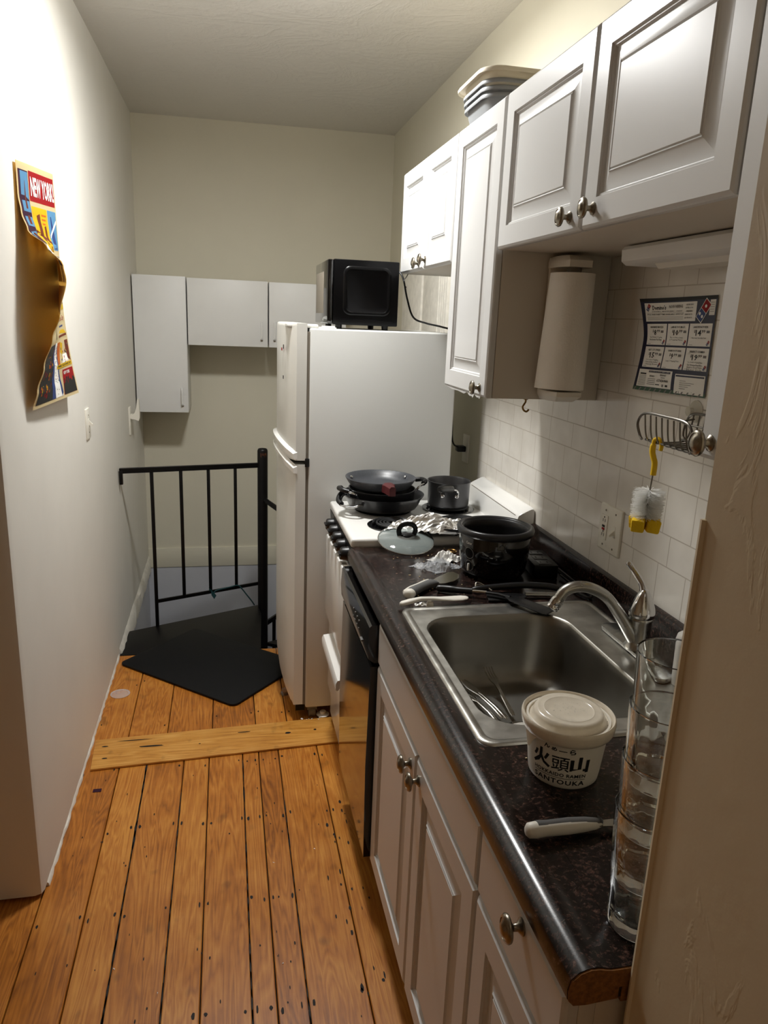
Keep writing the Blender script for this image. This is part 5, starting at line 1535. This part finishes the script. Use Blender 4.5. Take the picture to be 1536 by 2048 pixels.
def basket():
    xf, xb, ya, yb, z0, z1 = .862, .958, 1.415, 1.222, 1.392, 1.450
    r = thing('wire_basket', 'stainless wire sponge basket held to the tiles by suction cups', 'basket', (.91, 1.32, z0))
    def arch(x, lean):
        return bez([(x - lean * .3, ya - .012, z0 + .002), (x - lean * .4, ya - .002, z0 + .012), (x - lean, ya, z1 - .022), (x - lean, ya - .022, z1), (x - lean, (ya + yb) / 2, z1 + .003), (x - lean, yb + .022, z1), (x - lean, yb, z1 - .022), (x - lean * .4, yb + .002, z0 + .012), (x - lean * .3, yb + .012, z0 + .002)], 6)
    for x, le in ((xf, .010), (xb, -.008)):
        mb = MB(); mb.tube(arch(x, le), .0028, 0, 10); mb.build('frame', 'wire_steel', r)
    for x in (xf + .006, xb - .006):
        mb = MB(); mb.tube([(x, ya - .012, z0 + .002), (x, yb + .012, z0 + .002)], .0026, 0, 8); mb.build('rail', 'wire_steel', r)
    for k in range(8):
        y = ya - .024 - k * (ya - yb - .048) / 7
        mb = MB(); mb.tube(bez([(xf - .010, y, z1 - .001), (xf - .004, y, z0 + .02), (xf + .004, y, z0 + .003), (xf + .02, y, z0 - .002), (xb - .02, y, z0 - .002), (xb - .004, y, z0 + .003), (xb + .004, y, z0 + .02), (xb + .008, y, z1 - .001)], 5), .0017, 0, 8)
        mb.build('wire', 'wire_steel', r)
    mb = MB(); mb.tube(bez([(xb + .006, 1.385, z1 - .010), (xb - .03, 1.372, z1 - .014), (xb - .045, 1.32, z1 - .014), (xb - .03, 1.265, z1 - .014), (xb + .006, 1.252, z1 - .010)], 6), .002, 0, 8); mb.build('ring', 'wire_steel', r)
    for y in (1.425, 1.285):
        mb = MB(); mb.lathe([(.024, 0), (.024, .002), (.014, .006), (.008, .009), (.008, .018), (.010, .020), (0, .020)], 0, axis_m((WR - .0065, y, z1 + .002), (-1, 0, 0)), 24)
        mb.build('suction_cup', 'suction_rubber', r)
basket()
def brush():
    r = thing('bottle_brush', 'bottle brush with yellow handle, white bristles and yellow sponge tip hanging from the wire basket', 'brush', (.868, 1.365, 1.20))
    x = .866
    mb = MB()
    mb.tube(bez([(x + .004, 1.346, 1.380), (x + .004, 1.345, 1.390), (x + .002, 1.349, 1.400), (x, 1.356, 1.403), (x - .002, 1.363, 1.399), (x - .002, 1.3655, 1.388), (x - .002, 1.3655, 1.374), (x, 1.362, 1.362), (x + .002, 1.358, 1.350), (x + .002, 1.358, 1.326)], 6), [.0042] * 30 + [.0062] * 25, 0, 12)
    mb.build('handle', 'yellow_plastic', r, angle=60)
    mb = MB(); mb.tube([(x + .002, 1.359, 1.328), (x + .002, 1.3635, 1.28), (x + .002, 1.366, 1.225)], .0016, 0, 8)
    mb.build('stem', 'wire_steel', r)
    mb = MB(); rr = random.Random(6)
    for i in range(1300):
        t = rr.random(); z = 1.293 - .062 * t; c = Vector((x + .002, 1.3628 + .002 * t, z))
        a = rr.uniform(0, 6.283); d = Vector((math.cos(a), math.sin(a), rr.uniform(-.08, .12))); ln = .033 * rr.uniform(.85, 1.05)
        s = Vector((-d.y, d.x, 0)) * .0004; e = c + d * ln
        mb.add([c - s, c + s, e + s, e - s], [[0, 1, 2, 3]]); s2 = Vector((0, 0, .0004)); mb.add([c - s2, c + s2, e + s2, e - s2], [[0, 1, 2, 3]])
    o = mb.build('bristles', 'bristle_white', r, recalc=False, smooth=False); o['kind'] = 'stuff'
    for k in range(4):
        a = rad(20 + 90 * k); cx, cy_ = x + .002 + .021 * math.cos(a), 1.3655 + .021 * math.sin(a)
        mb = MB(); mb.box(-.0135, .0135, -.0135, .0135, -.014, .014, 0, .004, M=Matrix.Translation((cx, cy_, 1.219)) @ Matrix.Rotation(a + .3 * k, 4, 'Z') @ Matrix.Rotation(rad(8), 4, 'Y'))
        mb.build('sponge_block', 'yellow_sponge', r)
brush()
def outlet():
    X = WR - .0062
    r = thing('outlet_plate', 'white double wall plate with socket and rocker switch on the tiles above the faucet', 'socket', (X, 1.712, 1.10))
    mb = MB(); mb.box(X - .007, X + .002, 1.656, 1.769, 1.040, 1.166, 0, .004, 3)
    mb.build('plate', 'outlet_white', r)
    mb = MB(); mb.box(X - .0095, X - .005, 1.722, 1.755, 1.070, 1.137, 0, .001)
    g = mb.build('socket_face', 'outlet_white', r)
    for n_, z, c in (('test_button', 1.1065, 'ink_black'), ('reset_button', 1.0985, 'ink_red')):
        mb = MB(); mb.box(X - .0108, X - .009, 1.7325, 1.7455, z - .003, z + .003, 0, .0005); mb.build(n_, c, g)
    for z in (1.122, 1.083):
        mb = MB()
        for y in (1.733, 1.744): mb.box(X - .0100, X - .0094, y - .001, y + .001, z - .004, z + .004)
        mb.lathe([(0, 0), (.0024, 0), (.0024, .0006), (0, .0006)], 0, axis_m((X - .0094, 1.7385, z + .009), (-1, 0, 0)), 10)
        mb.build('slots', 'ink_black', g)
    mb = MB(); mb.box(X - .0085, X - .005, 1.680, 1.692, 1.088, 1.118, 0, .0005)
    s = mb.build('switch_frame', 'outlet_white', r)
    mb = MB(); mb.loft([[(X - .007, 1.682, 1.096), (X - .007, 1.690, 1.096), (X - .007, 1.690, 1.110), (X - .007, 1.682, 1.110)], [(X - .022, 1.683, 1.091), (X - .022, 1.689, 1.091), (X - .022, 1.689, 1.097), (X - .022, 1.683, 1.097)]])
    mb.build('toggle', 'outlet_white', s)
    for y in (1.6865, 1.7385):
        for z in (1.056, 1.150):
            mb = MB(); mb.lathe([(0, 0), (.0028, 0), (.0028, .0008), (0, .001)], 0, axis_m((X - .007, y, z), (-1, 0, 0)), 10); mb.build('screw', 'gasket', r)
outlet()
